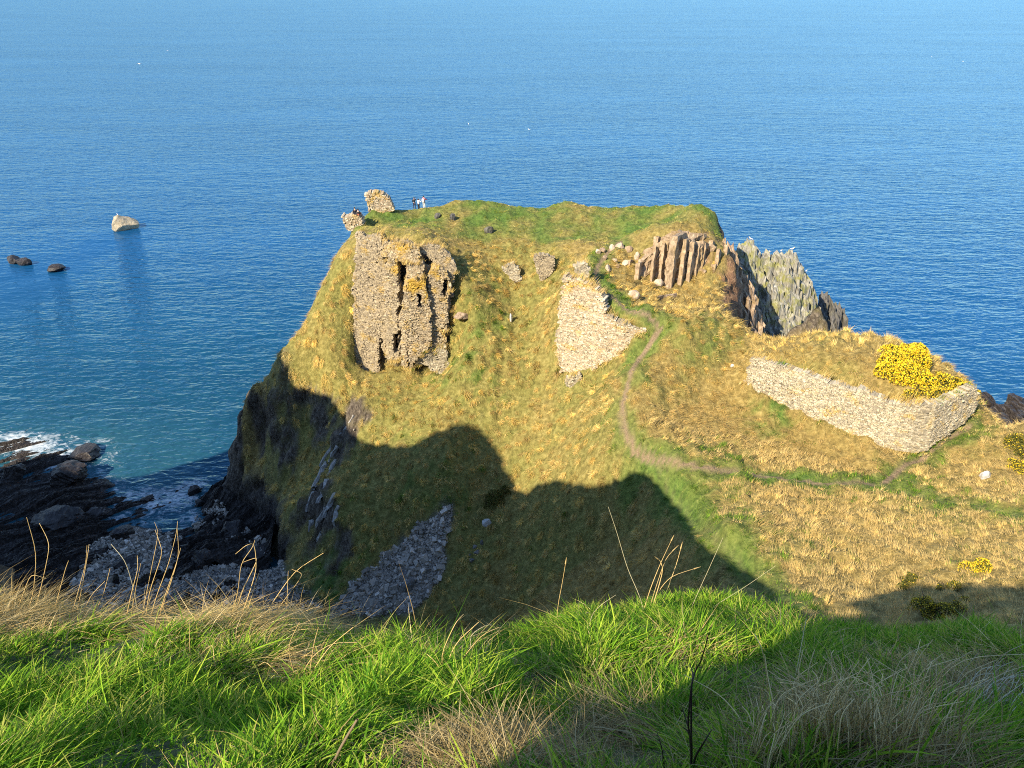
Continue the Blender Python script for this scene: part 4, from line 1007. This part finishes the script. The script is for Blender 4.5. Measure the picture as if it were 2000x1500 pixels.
hgt = np.clip(1 + 1.1 * fbm2(x * 2.4, y * 2.4, 3, 350), .35, 1.8)
crest = sstep(2.2, 2.9, y)
L = r.uniform(.055, .13, n) * hgt * np.where(isd, 1.15, 1.0) * (1 - .35 * crest)
L = L * np.where((r.random(n) < .02) & ~isd, 1.7, 1) * np.where(isd & (y > 2.2) & (x < .3), 1.7, 1)
W = np.where(isd, r.uniform(.0020, .0044, n), r.uniform(.0032, .0092, n))
bend = np.where(isd, r.uniform(.5, 1.3, n), r.uniform(.2, .9, n))
v_, q_, t_, c_ = blades(np.stack([x, y, z - .01], 1), up, lean, L, W, bend, col, r, 4)
g2 = mesh_np('foreground_grass', v_, q_, t_, mat=M_BLADE, attrs={'tint': c_})
tag(g2, 'long green grass with straw on the near cliff edge', kind='stuff')

# --- tall dead stems, one thing per rooted clump
M_STRAW = blade_mat('straw_stem', .15, .5)
def tube(pts, r0, r1, ns=5):
    pts = np.asarray(pts, float)
    tt = np.linspace(0, len(pts) - 1, (len(pts) - 1) * 4 + 1); P_ = np.stack([np.interp(tt, np.arange(len(pts)), pts[:, k]) for k in range(3)], 1)
    for _ in range(2): P_[1:-1] = .25 * P_[:-2] + .5 * P_[1:-1] + .25 * P_[2:]
    m = len(P_); rad = np.linspace(r0, r1, m)
    d = unit(np.gradient(P_, axis=0)); a = unit(np.cross(d, np.array([.3, 1, .2]))); b = np.cross(d, a)
    th = np.arange(ns) * 2 * math.pi / ns
    V = (P_[:, None] + rad[:, None, None] * (np.cos(th)[None, :, None] * a[:, None] + np.sin(th)[None, :, None] * b[:, None])).reshape(-1, 3)
    Q = [(i * ns + j, i * ns + (j + 1) % ns, (i + 1) * ns + (j + 1) % ns, (i + 1) * ns + j) for i in range(m - 1) for j in range(ns)]
    return V, np.array(Q), np.zeros((0, 3), int)
def stem_clump(name, lines, label, cat, col, seed, rad=.0022, head=False, group=None, tip=.0009):
    r = np.random.default_rng(seed); parts = []; cols = []
    for ln in lines:
        b = ehit(*ln[0]); dy = 0; pts = [b - np.array([0, 0, .03])]
        for k, (u, v) in enumerate(ln[1:]):
            dy += r.normal(.0, .03); pts.append(Py(u, v, b[1] + dy + .02 * k))
        pr = tube(pts, rad * r.uniform(.8, 1.2), tip); parts.append(pr)
        c = np.array(col) * r.uniform(.8, 1.2); cols.append(np.repeat(c[None], len(pr[0]), 0))
        if head:
            e = pts[-1]; dd = unit(pts[-1] - pts[-2])
            hd = tube([e - dd * .035, e - dd * .02, e, e + dd * .012], .001, .0008)
            mid = tube([e - dd * .03, e - dd * .012, e + dd * .006], .0038, .001, 6)
            for q in (hd, mid): parts.append(q); cols.append(np.repeat(c[None] * .8, len(q[0]), 0))
    v, q, t_ = join(parts)
    o = mesh_np(name, v, q, t_, mat=M_STRAW, attrs={'tint': np.concatenate(cols)}, smooth=True)
    return tag(o, label, cat, group)
ST = (.70, .50, .22); GR = (.68, .54, .27); PK = (.62, .55, .34)
stem_clump('dead_grass_clump', [[(40,1215),(65,1165),(72,1080),(52,1010)],[(55,1215),(80,1150),(97,1070),(92,1050),(77,1022)],[(20,1215),(45,1160),(60,1120),(90,1130)]], 'pair of kinked golden stalks at the far left of the cliff edge', 'dry grass', ST, 1)
stem_clump('dead_grass_clump', [[(130,1215),(150,1165),(168,1100),(170,1065)],[(140,1215),(158,1160),(172,1080),(174,1063)],[(95,1215),(112,1170),(128,1110),(134,1095)],[(150,1215),(175,1165),(205,1135)],[(165,1215),(200,1170),(215,1110)]], 'low clump of golden stalks between the kinked pair and the tallest clump', 'dry grass', ST, 2)
stem_clump('dead_grass_clump', [[(270,1220),(285,1165),(300,1090),(310,1040),(302,1020)],[(280,1220),(290,1160),(318,1080),(312,1060),(303,1035)],[(285,1220),(305,1165),(330,1100),(345,1040),(347,1018)],[(300,1220),(320,1170),(345,1100),(353,1070)],[(240,1220),(255,1165),(270,1110),(268,1085)],[(250,1220),(262,1165),(275,1100)],[(300,1220),(330,1150),(350,1085),(346,1030)]], 'tallest clump of golden stalks standing left against the pebble beach', 'dry grass', ST, 3)
stem_clump('dry_stalk', [[(272,1220),(260,1145),(245,1095),(217,1063)]], 'single thin pale stalk curving left beside the tallest golden clump', 'dry grass', PK, 4, rad=.0015)
stem_clump('dead_grass_clump', [[(440,1222),(465,1160),(470,1100),(493,1070),(498,1055)],[(452,1222),(470,1160),(500,1100),(502,1088),(475,1098)],[(460,1222),(485,1165),(502,1110),(497,1060),(480,1065),(460,1082)],[(470,1222),(490,1170),(505,1120)]], 'golden clump with drooping bent tips left of the forked stalks', 'dry grass', ST, 5)
stem_clump('dead_grass_clump', [[(500,1222),(530,1180),(575,1115),(632,1080)],[(520,1222),(545,1185),(580,1140),(592,1120),(570,1112)],[(560,1225),(560,1190),(563,1115)],[(540,1225),(600,1190),(625,1185)]], 'forked golden stalks leaning right over the dark gully', 'dry grass', ST, 6)
stem_clump('dry_stalk', [[(1262,1200),(1250,1165),(1225,1110),(1205,1040),(1188,990)]], 'single tall straight straw stalk leaning left before the shaded slope', 'dry grass', PK, 7, rad=.002)
stem_clump('dry_stalk', [[(1086,1225),(1090,1180),(1098,1140),(1106,1092)]], 'short straw stalk with a seed head left of the tall leaning stalk', 'dry grass', ST, 8, rad=.0016, head=True)
stem_clump('dead_grass_clump', [[(1255,1195),(1270,1150),(1290,1100),(1315,1048)],[(1265,1195),(1280,1150),(1300,1090),(1322,1068)],[(1290,1195),(1302,1155),(1322,1100),(1332,1062)],[(1275,1195),(1285,1155),(1310,1125),(1365,1108)],[(1270,1195),(1296,1115),(1290,1095),(1280,1088)]], 'spray of branching straw stalks on the middle hummock', 'dry grass', ST, 9, head=True)
stem_clump('dry_stalk', [[(1345,1195),(1362,1160),(1385,1110),(1412,1050)]], 'thin straw stalk leaning right beside the branching spray', 'dry grass', PK, 10, rad=.0018)
stem_clump('dry_stalk', [[(1370,1200),(1400,1180),(1450,1150),(1515,1105)]], 'straw stalk lying low and pointing right off the middle hummock', 'dry grass', PK, 11, rad=.0018)
stem_clump('dry_stalk', [[(1095,1180),(1150,1190),(1190,1230),(1222,1268)]], 'fallen straw stalk slanting down across the middle grass', 'dry grass', PK, 12, rad=.0022)
stem_clump('dry_stalk', [[(1145,1250),(1155,1200),(1175,1180),(1203,1162)]], 'bent straw stalk pointing right on the middle hummock', 'dry grass', PK, 13, rad=.002)
stem_clump('dry_stalk', [[(700,1440),(660,1450),(620,1412),(608,1378)]], 'broken brown stalk lying bent in the green grass', 'dry grass', (.5, .36, .2), 14, rad=.0024)
stem_clump('dry_stalk', [[(640,1500),(665,1460),(698,1405)]], 'thick grey brown stick slanting in the bottom grass', 'dry grass', (.30, .23, .15), 15, rad=.0042, tip=.003)
stem_clump('dry_stalk', [[(985,1310),(925,1290),(915,1240),(960,1215),(978,1240)]], 'arching straw stalk over the hollow left of the middle hummock', 'dry grass', PK, 16, rad=.0018)
stem_clump('dead_grass_clump', [[(575,1330),(610,1280),(650,1255),(700,1255)],[(580,1330),(560,1265),(585,1215)],[(590,1330),(640,1265),(690,1225)],[(595,1330),(660,1300),(745,1290),(780,1300)],[(560,1330),(520,1290),(505,1300)],[(600,1330),(612,1260),(622,1225)]], 'dry straw tuft sprawling in the left foreground turf', 'dry grass', ST, 17, rad=.0019)
stem_clump('dead_grass_clump', [[(870,1330),(860,1280),(890,1215),(905,1200)],[(875,1330),(900,1290),(940,1240),(975,1225)],[(880,1330),(850,1290),(830,1275)],[(860,1330),(885,1260),(935,1215)]], 'small straw tuft in the hollow left of the middle hummock', 'dry grass', ST, 18, rad=.0017)
stem_clump('dry_stalk', [[(372,1300),(370,1260),(371,1215)]], 'short upright straw stalk alone in the left turf', 'dry grass', ST, 19, rad=.002)
stem_clump('dry_stalk', [[(425,1330),(418,1290),(416,1255),(390,1280)]], 'straw stalk folded over like a hook in the left turf', 'dry grass', ST, 20, rad=.0018)
rr = np.random.default_rng(77)
def fan(cu, cv, n, spread, hgt, lean0, seed):
    r = np.random.default_rng(seed); out = []
    for i in range(n):
        u = cu + r.normal(0, spread * .45); v = cv + r.normal(0, 22); h = hgt * r.uniform(.4, 1.1); l = lean0 + r.normal(0, .33); k = r.normal(0, .16)
        out.append([(u, v), (u + h * .33 * l * .5, v - h * .35), (u + h * .66 * l * .8, v - h * .68), (u + h * (l + k), v - h * r.uniform(.7, 1.0))])
    return out
stem_clump('dead_grass_clump', fan(1620, 1450, 130, 150, 172, .02, 90), 'broad sheaf of pale dead blades right of the dark weed', 'dry grass', GR, 21, rad=.0021)
stem_clump('dead_grass_clump', fan(1760, 1470, 55, 120, 230, .15, 91), 'pale dead blades low in the right corner turf', 'dry grass', GR, 22, rad=.0017)
stem_clump('dead_grass_clump', fan(1500, 1490, 34, 70, 150, .3, 92), 'short pale dead blades at the bottom beside the dark weed', 'dry grass', GR, 23, rad=.0016)
stem_clump('dead_grass_clump', fan(1900, 1390, 45, 80, 110, .6, 93), 'flattened pale tuft at the right picture edge', 'dry grass', (.56, .50, .36), 24, rad=.0018)
stem_clump('dry_stalk', [[(1425,1420),(1438,1370),(1441,1280),(1436,1200)]], 'long wavy pale stalk rising just right of the dark weed', 'dry grass', GR, 25, rad=.0016)
stem_clump('dry_stalk', [[(1500,1410),(1500,1330),(1490,1270),(1474,1238)]], 'long pale stalk curving left over the shaded turf', 'dry grass', GR, 26, rad=.0016)
stem_clump('dry_stalk', [[(1542,1370),(1556,1310),(1567,1250),(1575,1208)]], 'straight pale stalk standing in the shaded turf', 'dry grass', PK, 27, rad=.0018)
stem_clump('dry_stalk', [[(1762,1290),(1758,1260),(1752,1230),(1748,1212)]], 'short stalk with one sunlit golden tip at the right edge of the bank', 'dry grass', (.80, .56, .24), 28, rad=.0026)
stem_clump('dead_grass_clump', [[(1660,1330),(1650,1270),(1638,1225)],[(1665,1330),(1668,1270),(1673,1228)],[(1690,1330),(1685,1280),(1690,1258)],[(1640,1330),(1625,1280),(1590,1245)]], 'few thin upright pale stalks on the right bank', 'dry grass', GR, 29, rad=.0015)
stem_clump('dead_grass_clump', [[(1790,1420),(1790,1330),(1775,1260),(1882,1180+60)][:3],[(1820,1430),(1830,1360),(1828,1290)],[(1860,1450),(1905,1370),(1918,1300)],[(1950,1470),(1962,1380),(1935,1310)]], 'four long thin dead stalks in the right corner', 'dry grass', GR, 30, rad=.0016)
# the dark leafless weed
weed = stem_clump('dead_weed', [[(1353,1515),(1350,1440),(1343,1418),(1350,1340),(1358,1310),(1370,1290),(1385,1235)],[(1353,1515),(1352,1440),(1346,1425),(1338,1400),(1332,1380)],[(1354,1515),(1356,1480),(1375,1450),(1390,1425)],[(1353,1515),(1350,1345),(1354,1315),(1348,1300)],[(1353,1515),(1348,1430),(1333,1420)]], 'dark brown leafless weed stem standing upright in the bottom turf', 'weed', (.055, .035, .028), 40, rad=.0029, tip=.0011)
stem_clump('dead_weed', [[(1302,1510),(1294,1465),(1284,1432)]], 'thin black twig left of the tall dark weed', 'weed', (.05, .035, .03), 41, rad=.0026)
# ------------------------------------------------------------------ gorse
M_FLOWER, nt, bs = new_mat('gorse_blossom'); t = NT(nt)
t.l(t.attr('tint').outputs['Color'], bs.inputs['Base Color']); bs.inputs['Roughness'].default_value = .7
def gorse(name, lumps, n_leaf, n_flow, label, seed, base_uv, size=.06, dull=0.0):
    """lumps: (u, v, radius in photograph pixels, height px) on the ground; leaf and blossom faces fill their volume"""
    r = np.random.default_rng(seed); c0 = hit(*base_uv)[0]; root = empty(name, tuple(c0)); tag(root, label, 'gorse')
    L = []
    for (u, v, ru, rv) in lumps:
        c = hit(u, v)[0]; m = c[1] / ray(u, v)[1]; L.append((c, ru * m, rv * m / .92))
    wgt = np.array([l[1] ** 2 * l[2] for l in L]); wgt = wgt / wgt.sum()
    def pts(n, shell):
        k = r.choice(len(L), n, p=wgt); d = unit(r.normal(size=(n, 3))); d[:, 2] = np.abs(d[:, 2]) * 1.0 - .15
        rad = r.uniform(shell, 1.0, n) ** .5
        c = np.array([l[0] for l in L])[k]; a = np.array([(l[1], l[1], l[2]) for l in L])[k]
        p = c + d * a * rad[:, None]
        p += .22 * np.stack([noise3(p * 1.8, 1), noise3(p * 1.8, 2), noise3(p * 1.8, 3)], 1)
        return p, d
    def faces(nm, n, shell, cols, s, mat):
        p, d = pts(n, shell); a = unit(r.normal(size=(n, 3)) + d * .2); b = unit(np.cross(a, r.normal(size=(n, 3))))
        s_ = s * r.uniform(.6, 1.4, (n, 1)); V = np.stack([p - a * s_, p - b * s_ * .7, p + a * s_, p + b * s_ * .7], 1).reshape(-1, 3)
        c = np.array(cols)[r.integers(0, len(cols), n)] * r.uniform(.75, 1.2, (n, 1))
        o = mesh_np(nm, V, (np.arange(n) * 4)[:, None] + np.arange(4)[None], mat=mat, attrs={'tint': np.repeat(c, 4, 0)}); under(o, root)
    faces('foliage', n_leaf, .15, [(.10,.12,.025),(.16,.17,.04),(.24,.20,.06),(.07,.09,.02)], size * 1.3, M_BLADE)
    st = []
    for i in range(7):
        l = L[i % len(L)]; e = l[0] + np.array([r.normal(0, .4) * l[1], r.normal(0, .4) * l[1], l[2] * .7]); v, q, t_ = tube([l[0] - np.array([0, 0, .2]), (l[0] + e) / 2 + r.normal(0, .08, 3), e], .04, .015)
        under(mesh_np('stem', v, q, t_, mat=M_STRAW, attrs={'tint': np.repeat([[.14, .10, .06]], len(v), 0)}), root)
    if n_flow:
        y_ = [(.86,.62,.015),(.80,.52,.01),(.92,.70,.03),(.70,.46,.01)]
        faces('blossom', n_flow, .75, [tuple(np.array(a) * (1 - dull) + np.array((.3, .25, .04)) * dull) for a in y_], size, M_FLOWER)
    return root
gorse('gorse_bush', [(1745,715,32,32),(1765,735,38,34),(1785,712,30,40),(1790,690,22,24),(1740,690,24,20),(1735,728,26,22),(1800,745,28,24),(1770,700,30,30)], 12000, 21000, 'big dome of bright yellow gorse in full flower on the ridge end', 5, (1770, 740))
gorse('gorse_bush', [(1835,750,26,26),(1860,758,26,24),(1882,765,22,22),(1900,775,16,20),(1845,770,20,14)], 6000, 5200, 'straggling half yellow gorse trailing right from the big bush to the wall end', 6, (1860, 765), dull=.2)
gorse('gorse_bush', [(1775,782,18,26),(1798,780,20,30),(1822,776,22,30),(1845,772,18,24)], 5000, 3600, 'low gorse patch hanging over the wall top under the big bush', 7, (1810, 785), dull=.25)
gorse('gorse_bush', [(1892,1112,20,18),(1918,1110,20,22)], 2600, 1700, 'small yellow gorse tuft alone in the straw slope on the right', 8, (1905, 1115), size=.035)
gorse('gorse_bush', [(1780,1140,22,22),(1765,1150,14,14)], 2400, 160, 'brown gorse with few flowers left of the small yellow tuft', 9, (1778, 1145), size=.035, dull=.4)
gorse('gorse_bush', [(1805,1190,26,32),(1840,1200,30,24),(1872,1195,22,20),(1880,1175,12,18)], 4200, 1900, 'spreading gorse at the shadow line low on the right slope', 10, (1840, 1200), size=.035, dull=.2)
gorse('gorse_bush', [(1862,1148,18,16),(1840,1152,12,12)], 1500, 120, 'scrubby brown gorse just below the small yellow tuft', 11, (1858, 1152), size=.035, dull=.4)
gorse('gorse_bush', [(1985,868,22,26),(2005,890,22,22)], 4200, 700, 'dark gorse at the upper right edge of the picture', 12, (1988, 875), size=.045, dull=.2)
gorse('gorse_bush', [(1985,912,18,14),(2005,925,20,20)], 2400, 1100, 'yellow flowering gorse below the dark one at the right edge', 13, (1990, 918), size=.045, dull=.1)
gorse('bramble_patch', [(970,972,24,20),(985,960,16,14),(955,985,16,12)], 3600, 0, 'brownish bramble patch at the shadow line above the whitish boulder', 14, (970, 975), size=.05)
bpy.data.objects['bramble_patch']['category'] = 'bramble'

# ------------------------------------------------------------------ people
def plain(name, col, rough=.8):
    m, nt, b = new_mat(name); b.inputs['Base Color'].default_value = (*col, 1); b.inputs['Roughness'].default_value = rough
    t = NT(nt); t.l(t.bump(t.noise(t.pos(), 30, 3), .3, .01), b.inputs['Normal']); return m
M_SKIN = plain('skin', (.62, .40, .30), .5); M_BLACK = plain('black_cloth', (.02, .02, .025)); M_WHITE = plain('white_cloth', (.82, .82, .84)); M_RED = plain('red_cloth', (.72, .02, .08))
M_NAVY = plain('navy_cloth', (.03, .035, .07)); M_HAIR = plain('dark_hair', (.03, .02, .015)); M_RUST = plain('rust_cloth', (.34, .11, .06)); M_GREYC = plain('pale_patterned_cloth', (.62, .62, .60))
DG = None
def skin_mesh(name, verts, edges, rad, mat, parent, sub=1):
    me = bpy.data.meshes.new(name); me.from_pydata([tuple(v) for v in verts], edges, []); o = bpy.data.objects.new(name + '_rig', me); COL.objects.link(o)
    mod = o.modifiers.new('skin', 'SKIN'); mod.use_smooth_shade = True
    sl = me.skin_vertices[0].data
    for k, rr_ in enumerate(rad): sl[k].radius = (rr_, rr_) if np.isscalar(rr_) else rr_
    for s in sl: s.use_root = False
    sl[0].use_root = True
    if sub: o.modifiers.new('sub', 'SUBSURF').levels = sub
    bpy.context.view_layer.update()
    dg = bpy.context.evaluated_depsgraph_get()
    m2 = bpy.data.meshes.new_from_object(o.evaluated_get(dg)); m2.name = name
    bpy.data.objects.remove(o); bpy.data.meshes.remove(me)
    m2.materials.clear(); m2.materials.append(mat)
    for p in m2.polygons: p.use_smooth = True
    q = bpy.data.objects.new(name, m2); COL.objects.link(q)
    if parent: q.parent = parent
    return q

def person(loc, face, label, top, legs, hair, pose='stand', arms=((.12, .1), (.12, .1)), bag=None, height=1.7, shoes=None, group='people on the summit'):
    """face: heading of the gaze (radians, 0 = away from the viewer); arms: (forward, up) swing per arm"""
    root = empty('person', tuple(loc)); root.rotation_euler = (0, 0, face); tag(root, label, 'person', group)
    k = height / 1.7
    V = []; E = []; R = []
    def add(p, r, par=None):
        V.append(np.array(p, float) * k); R.append(r * k); i = len(V) - 1
        if par is not None: E.append((par, i))
        return i
    hip = .92 if pose == 'stand' else .12
    pel = add((0, 0, hip), .115); ab = add((0, .01, hip + .14), .105, pel); ch = add((0, .0, hip + .34), .125, ab); nk = add((0, .0, hip + .52), .055, ch)
    jaw = add((0, .02, hip + .60), .062, nk); hd = add((0, .015, hip + .69), .085, jaw); cr = add((0, 0, hip + .77), .06, hd)
    nose = add((0, .115, hip + .665), .013, hd)
    for s in (-1, 1): add((s * .09, 0, hip + .67), .012, hd)
    jac_i = {'arm': [], 'leg': []}
    for si, s in enumerate((-1, 1)):
        sh = add((s * .18, 0, hip + .46), .06, ch); f, upw = arms[si]
        el = np.array((s * .24, f * .5, hip + .20 + upw * .22)); wr = el + np.array((-s * .03, .06 + f * .9, -.20 + upw * .42 + f * .12))
        e = add(el, .042, sh); w = add(wr, .030, e); d = unit(wr - el); hc = add(wr + d * .06, .028, w)
        jac_i['arm'].append((sh, e, w))
        for q in range(4):
            off = np.array((0, (q - 1.5) * .018, .0)); a = add(wr + d * .10 + off, .009, hc); add(wr + d * (.145 + .012 * (1.5 - abs(q - 1.5))) + off + np.array((-s * .012, .004, 0)), .008, a)
        add(wr + d * .06 + np.array((-s * .02, .04, 0)), .010, hc)
    for s in (-1, 1):
        hj = add((s * .095, 0, hip - .06 if pose == 'stand' else hip), .085, pel)
        if pose == 'stand': kn = add((s * .11, .03, .50), .058, hj); an = add((s * .12, 0, .09), .040, kn); to = add((s * .13, .14, .035), .034, an)
        else: kn = add((s * .13, .40, hip + .20), .062, hj); an = add((s * .13, .52, -.18), .042, kn); to = add((s * .13, .66, -.24), .034, an)
        jac_i['leg'].append((hj, kn, an, to))
    skin_mesh('body', V, E, R, M_SKIN, root)
    Va = np.array(V)
    def shell(nm, ids, edges, grow_, mat, cut=None):
        ids = list(ids); mp = {a: i for i, a in enumerate(ids)}
        return skin_mesh(nm, [Va[a] for a in ids], [(mp[a], mp[b]) for a, b in edges], [R[a] + grow_ for a in ids], mat, root)
    arm_e = [(ch, a[0]) for a in jac_i['arm']] + [(a[0], a[1]) for a in jac_i['arm']] + [(a[1], a[2]) for a in jac_i['arm']]
    shell('jacket', [pel, ab, ch] + [i for a in jac_i['arm'] for i in a], [(pel, ab), (ab, ch)] + arm_e, .022, top)
    shell('trousers', [pel] + [i for l in jac_i['leg'] for i in l[:3]], [(pel, l[0]) for l in jac_i['leg']] + [(l[0], l[1]) for l in jac_i['leg']] + [(l[1], l[2]) for l in jac_i['leg']], .016, legs)
    for l in jac_i['leg']:
        a, b = Va[l[2]], Va[l[3]]
        skin_mesh('shoe', [a + np.array([0, -.04, -.035]), (a + b) / 2 - np.array([0, 0, .02]), b], [(0, 1), (1, 2)], [.052, .052, .042], shoes or M_BLACK, root)
    hv, hf = ICO[2]; hh = hv * np.array([.098, .112, .105]) * k + Va[hd] + np.array([0, -.022, .025]) * k
    kf = [f for f in hf if (hh[f].mean(0)[1] < Va[hd][1] + .055 * k) or (hh[f].mean(0)[2] > Va[hd][2] + .06 * k)]
    mesh_np('hair', hh, None, np.array(kf), mat=hair, smooth=True, parent=root)
    if bag:
        bv, bf = ICO[2]; p = np.sign(bv) * np.abs(bv) ** .6 * np.array([.16, .10, .23]) * k + Va[ch] + np.array([0, -.22, -.08]) * k
        bo = mesh_np('backpack', p, None, bf, mat=bag, smooth=True); tag(bo, 'pale backpack on the back of the person in the red top', 'backpack'); bo.matrix_world = Matrix.Translation(loc) @ Matrix.Rotation(face, 4, 'Z')
    return root
def pz(u, v, y=99.0):
    a = Py(u, v, y); return np.array([a[0], y, bil(GZ, a[0], y) + .0])
p1 = pz(813, 408); p2 = pz(818, 409); p3 = pz(827, 408)
person(p1 + np.array([-.28, .45, -.02]), .2, 'standing person in dark clothes half hidden behind the one in white', M_BLACK, M_NAVY, M_HAIR, arms=((.1, .1), (.15, .7)), height=1.66)
person(p2 + np.array([0, 0, -.02]), -.9, 'standing person in a white jumper and dark trousers with arms raised in front', M_WHITE, M_BLACK, M_HAIR, arms=((.25, .75), (.2, .6)), height=1.58)
person(p3 + np.array([.12, 0, -.02]), -.35, 'standing person in a red top and pale trousers with a backpack', M_RED, M_GREYC, M_HAIR, arms=((.15, .15), (.3, .3)), height=1.8, bag=M_WHITE)
cb = bpy.data.objects['wall_fragment.001']; cbz = max(v.co.z for v in cb.data.vertices)
s1 = Py(694, 421, hit(692, 449)[0][1] + .5); s1[2] = cbz + .02
person(s1 + np.array([-.02, .1, 0]), .5, 'person in dark clothes sitting at the left of the pair on the stone corner block', M_BLACK, M_NAVY, M_HAIR, pose='sit')
person(s1 + np.array([.40, 0, -.10]), -.3, 'person in rust red trousers sitting at the right of the pair on the corner block', M_BLACK, M_RUST, M_HAIR, pose='sit', height=1.55)

# ------------------------------------------------------------------ gulls
M_GULL = plain('gull_white', (.85, .85, .85)); M_WING = plain('gull_grey', (.55, .57, .60)); M_BEAK = plain('gull_beak', (.7, .45, .05))
def gull(loc, head, label, flying, scale=1.0, group=None):
    root = empty('gull', tuple(loc)); root.rotation_euler = (.35 if not flying else 0, 0, head); root.scale = (scale,) * 3; tag(root, label, 'gull', group)
    v, f = ICO[3]; b = v.copy(); s = b[:, 1]
    b = b * np.array([.085, .26, .085]); tp = np.clip(-s, 0, 1); b[:, 0] *= 1 - .25 * tp; b[:, 2] *= 1 - .72 * tp ** 2
    hdm = sstep(.45, .95, s); b[:, 2] += .075 * hdm; b[:, 1] += .05 * hdm; b[:, 2] += .0 if flying else .16
    o = mesh_np('body', b, None, f, mat=M_GULL, smooth=True); o.parent = root
    zb = .0 if flying else .16
    bk = prism([(-.012, .29), (.012, .29), (.006, .37), (-.006, .37)], .06 + zb, .085 + zb, 1, 0, ns=1, nv=1); mesh_np('beak', *bk, mat=M_BEAK, parent=root)
    for sd in (-1, 1):
        if flying: pl = [(sd * .05, .10, .03), (sd * .32, .16, .13), (sd * .66, -.02, .10), (sd * .32, .02, .125), (sd * .05, -.10, .02)]
        else: pl = [(sd * .075, .14, .20), (sd * .10, .0, .19), (sd * .05, -.34, .18), (sd * .02, -.22, .235), (sd * .03, .08, .24)]
        a = np.array(pl); n_ = len(a); V = np.concatenate([a, a - np.array([0, 0, .018])])
        T = [(0, i, i + 1) for i in range(1, n_ - 1)] + [(n_, n_ + i + 1, n_ + i) for i in range(1, n_ - 1)]
        Q = [(i, i + n_, (i + 1) % n_ + n_, (i + 1) % n_) for i in range(n_)]
        mesh_np('wing', V, np.array(Q), np.array(T), mat=M_WING, parent=root)
    if not flying:
        for sd in (-1, 1): vv, q, t_ = tube([(sd * .03, .0, .0), (sd * .03, .0, .10)], .008, .008); mesh_np('leg', vv, q, t_, mat=M_BEAK, parent=root)
    return root
gull(Py(272, 125, 165), 1.1, 'white gull gliding over the open sea at the upper left', True, 1.0)
gull(Py(327, 99, 300), .4, 'tiny white gull far out above the sea right of the gliding one', True, .8)
gull(P(915, 243, .0), .6, 'left of two white gulls floating on the middle sea', False, 1.5)
gull(P(1033, 254, .0), 1.7, 'right of two white gulls floating on the middle sea', False, 1.7)
gull(Py(1881, 120, 280), .9, 'tiny white gull far off over the sea at the upper right', True, .8)
gull(Py(1820, 111, 300), 1.4, 'tiny pale gull far off left of the upper right gull', True, .7)
sv = np.array([v.co[:] for v in stack.data.vertices]); su, svv, _ = project(sv)
for i, (u, lab) in enumerate(((1466,'gull perched on the left peak of the large sea stack'),(1504,'gull perched in the middle of the large sea stack crest'),(1526,'gull perched right of the middle on the stack crest'),(1551,'gull perched on the right peak of the large sea stack'),(1578,'gull perched low on the right shoulder of the large sea stack'))):
    k = np.where(np.abs(su - u) < 5)[0]; j = k[np.argmin(svv[k])]
    gull(sv[j] + np.array([0, 0, -.03]), 1.2 + i, lab, False, 1.0, 'gulls perched on the sea stack')
gull(P(237, 425, 4.0) * 0 + np.array([*hit(237, 452)[0][:2] * 0, 0]) + (lambda o: np.array([o[0], o[1], o[2]]))(max(([*v.co] for v in bpy.data.objects['sea_rock'].data.vertices), key=lambda c: c[2])), .8, 'gull perched on the pale sea rock', False, 1.1)
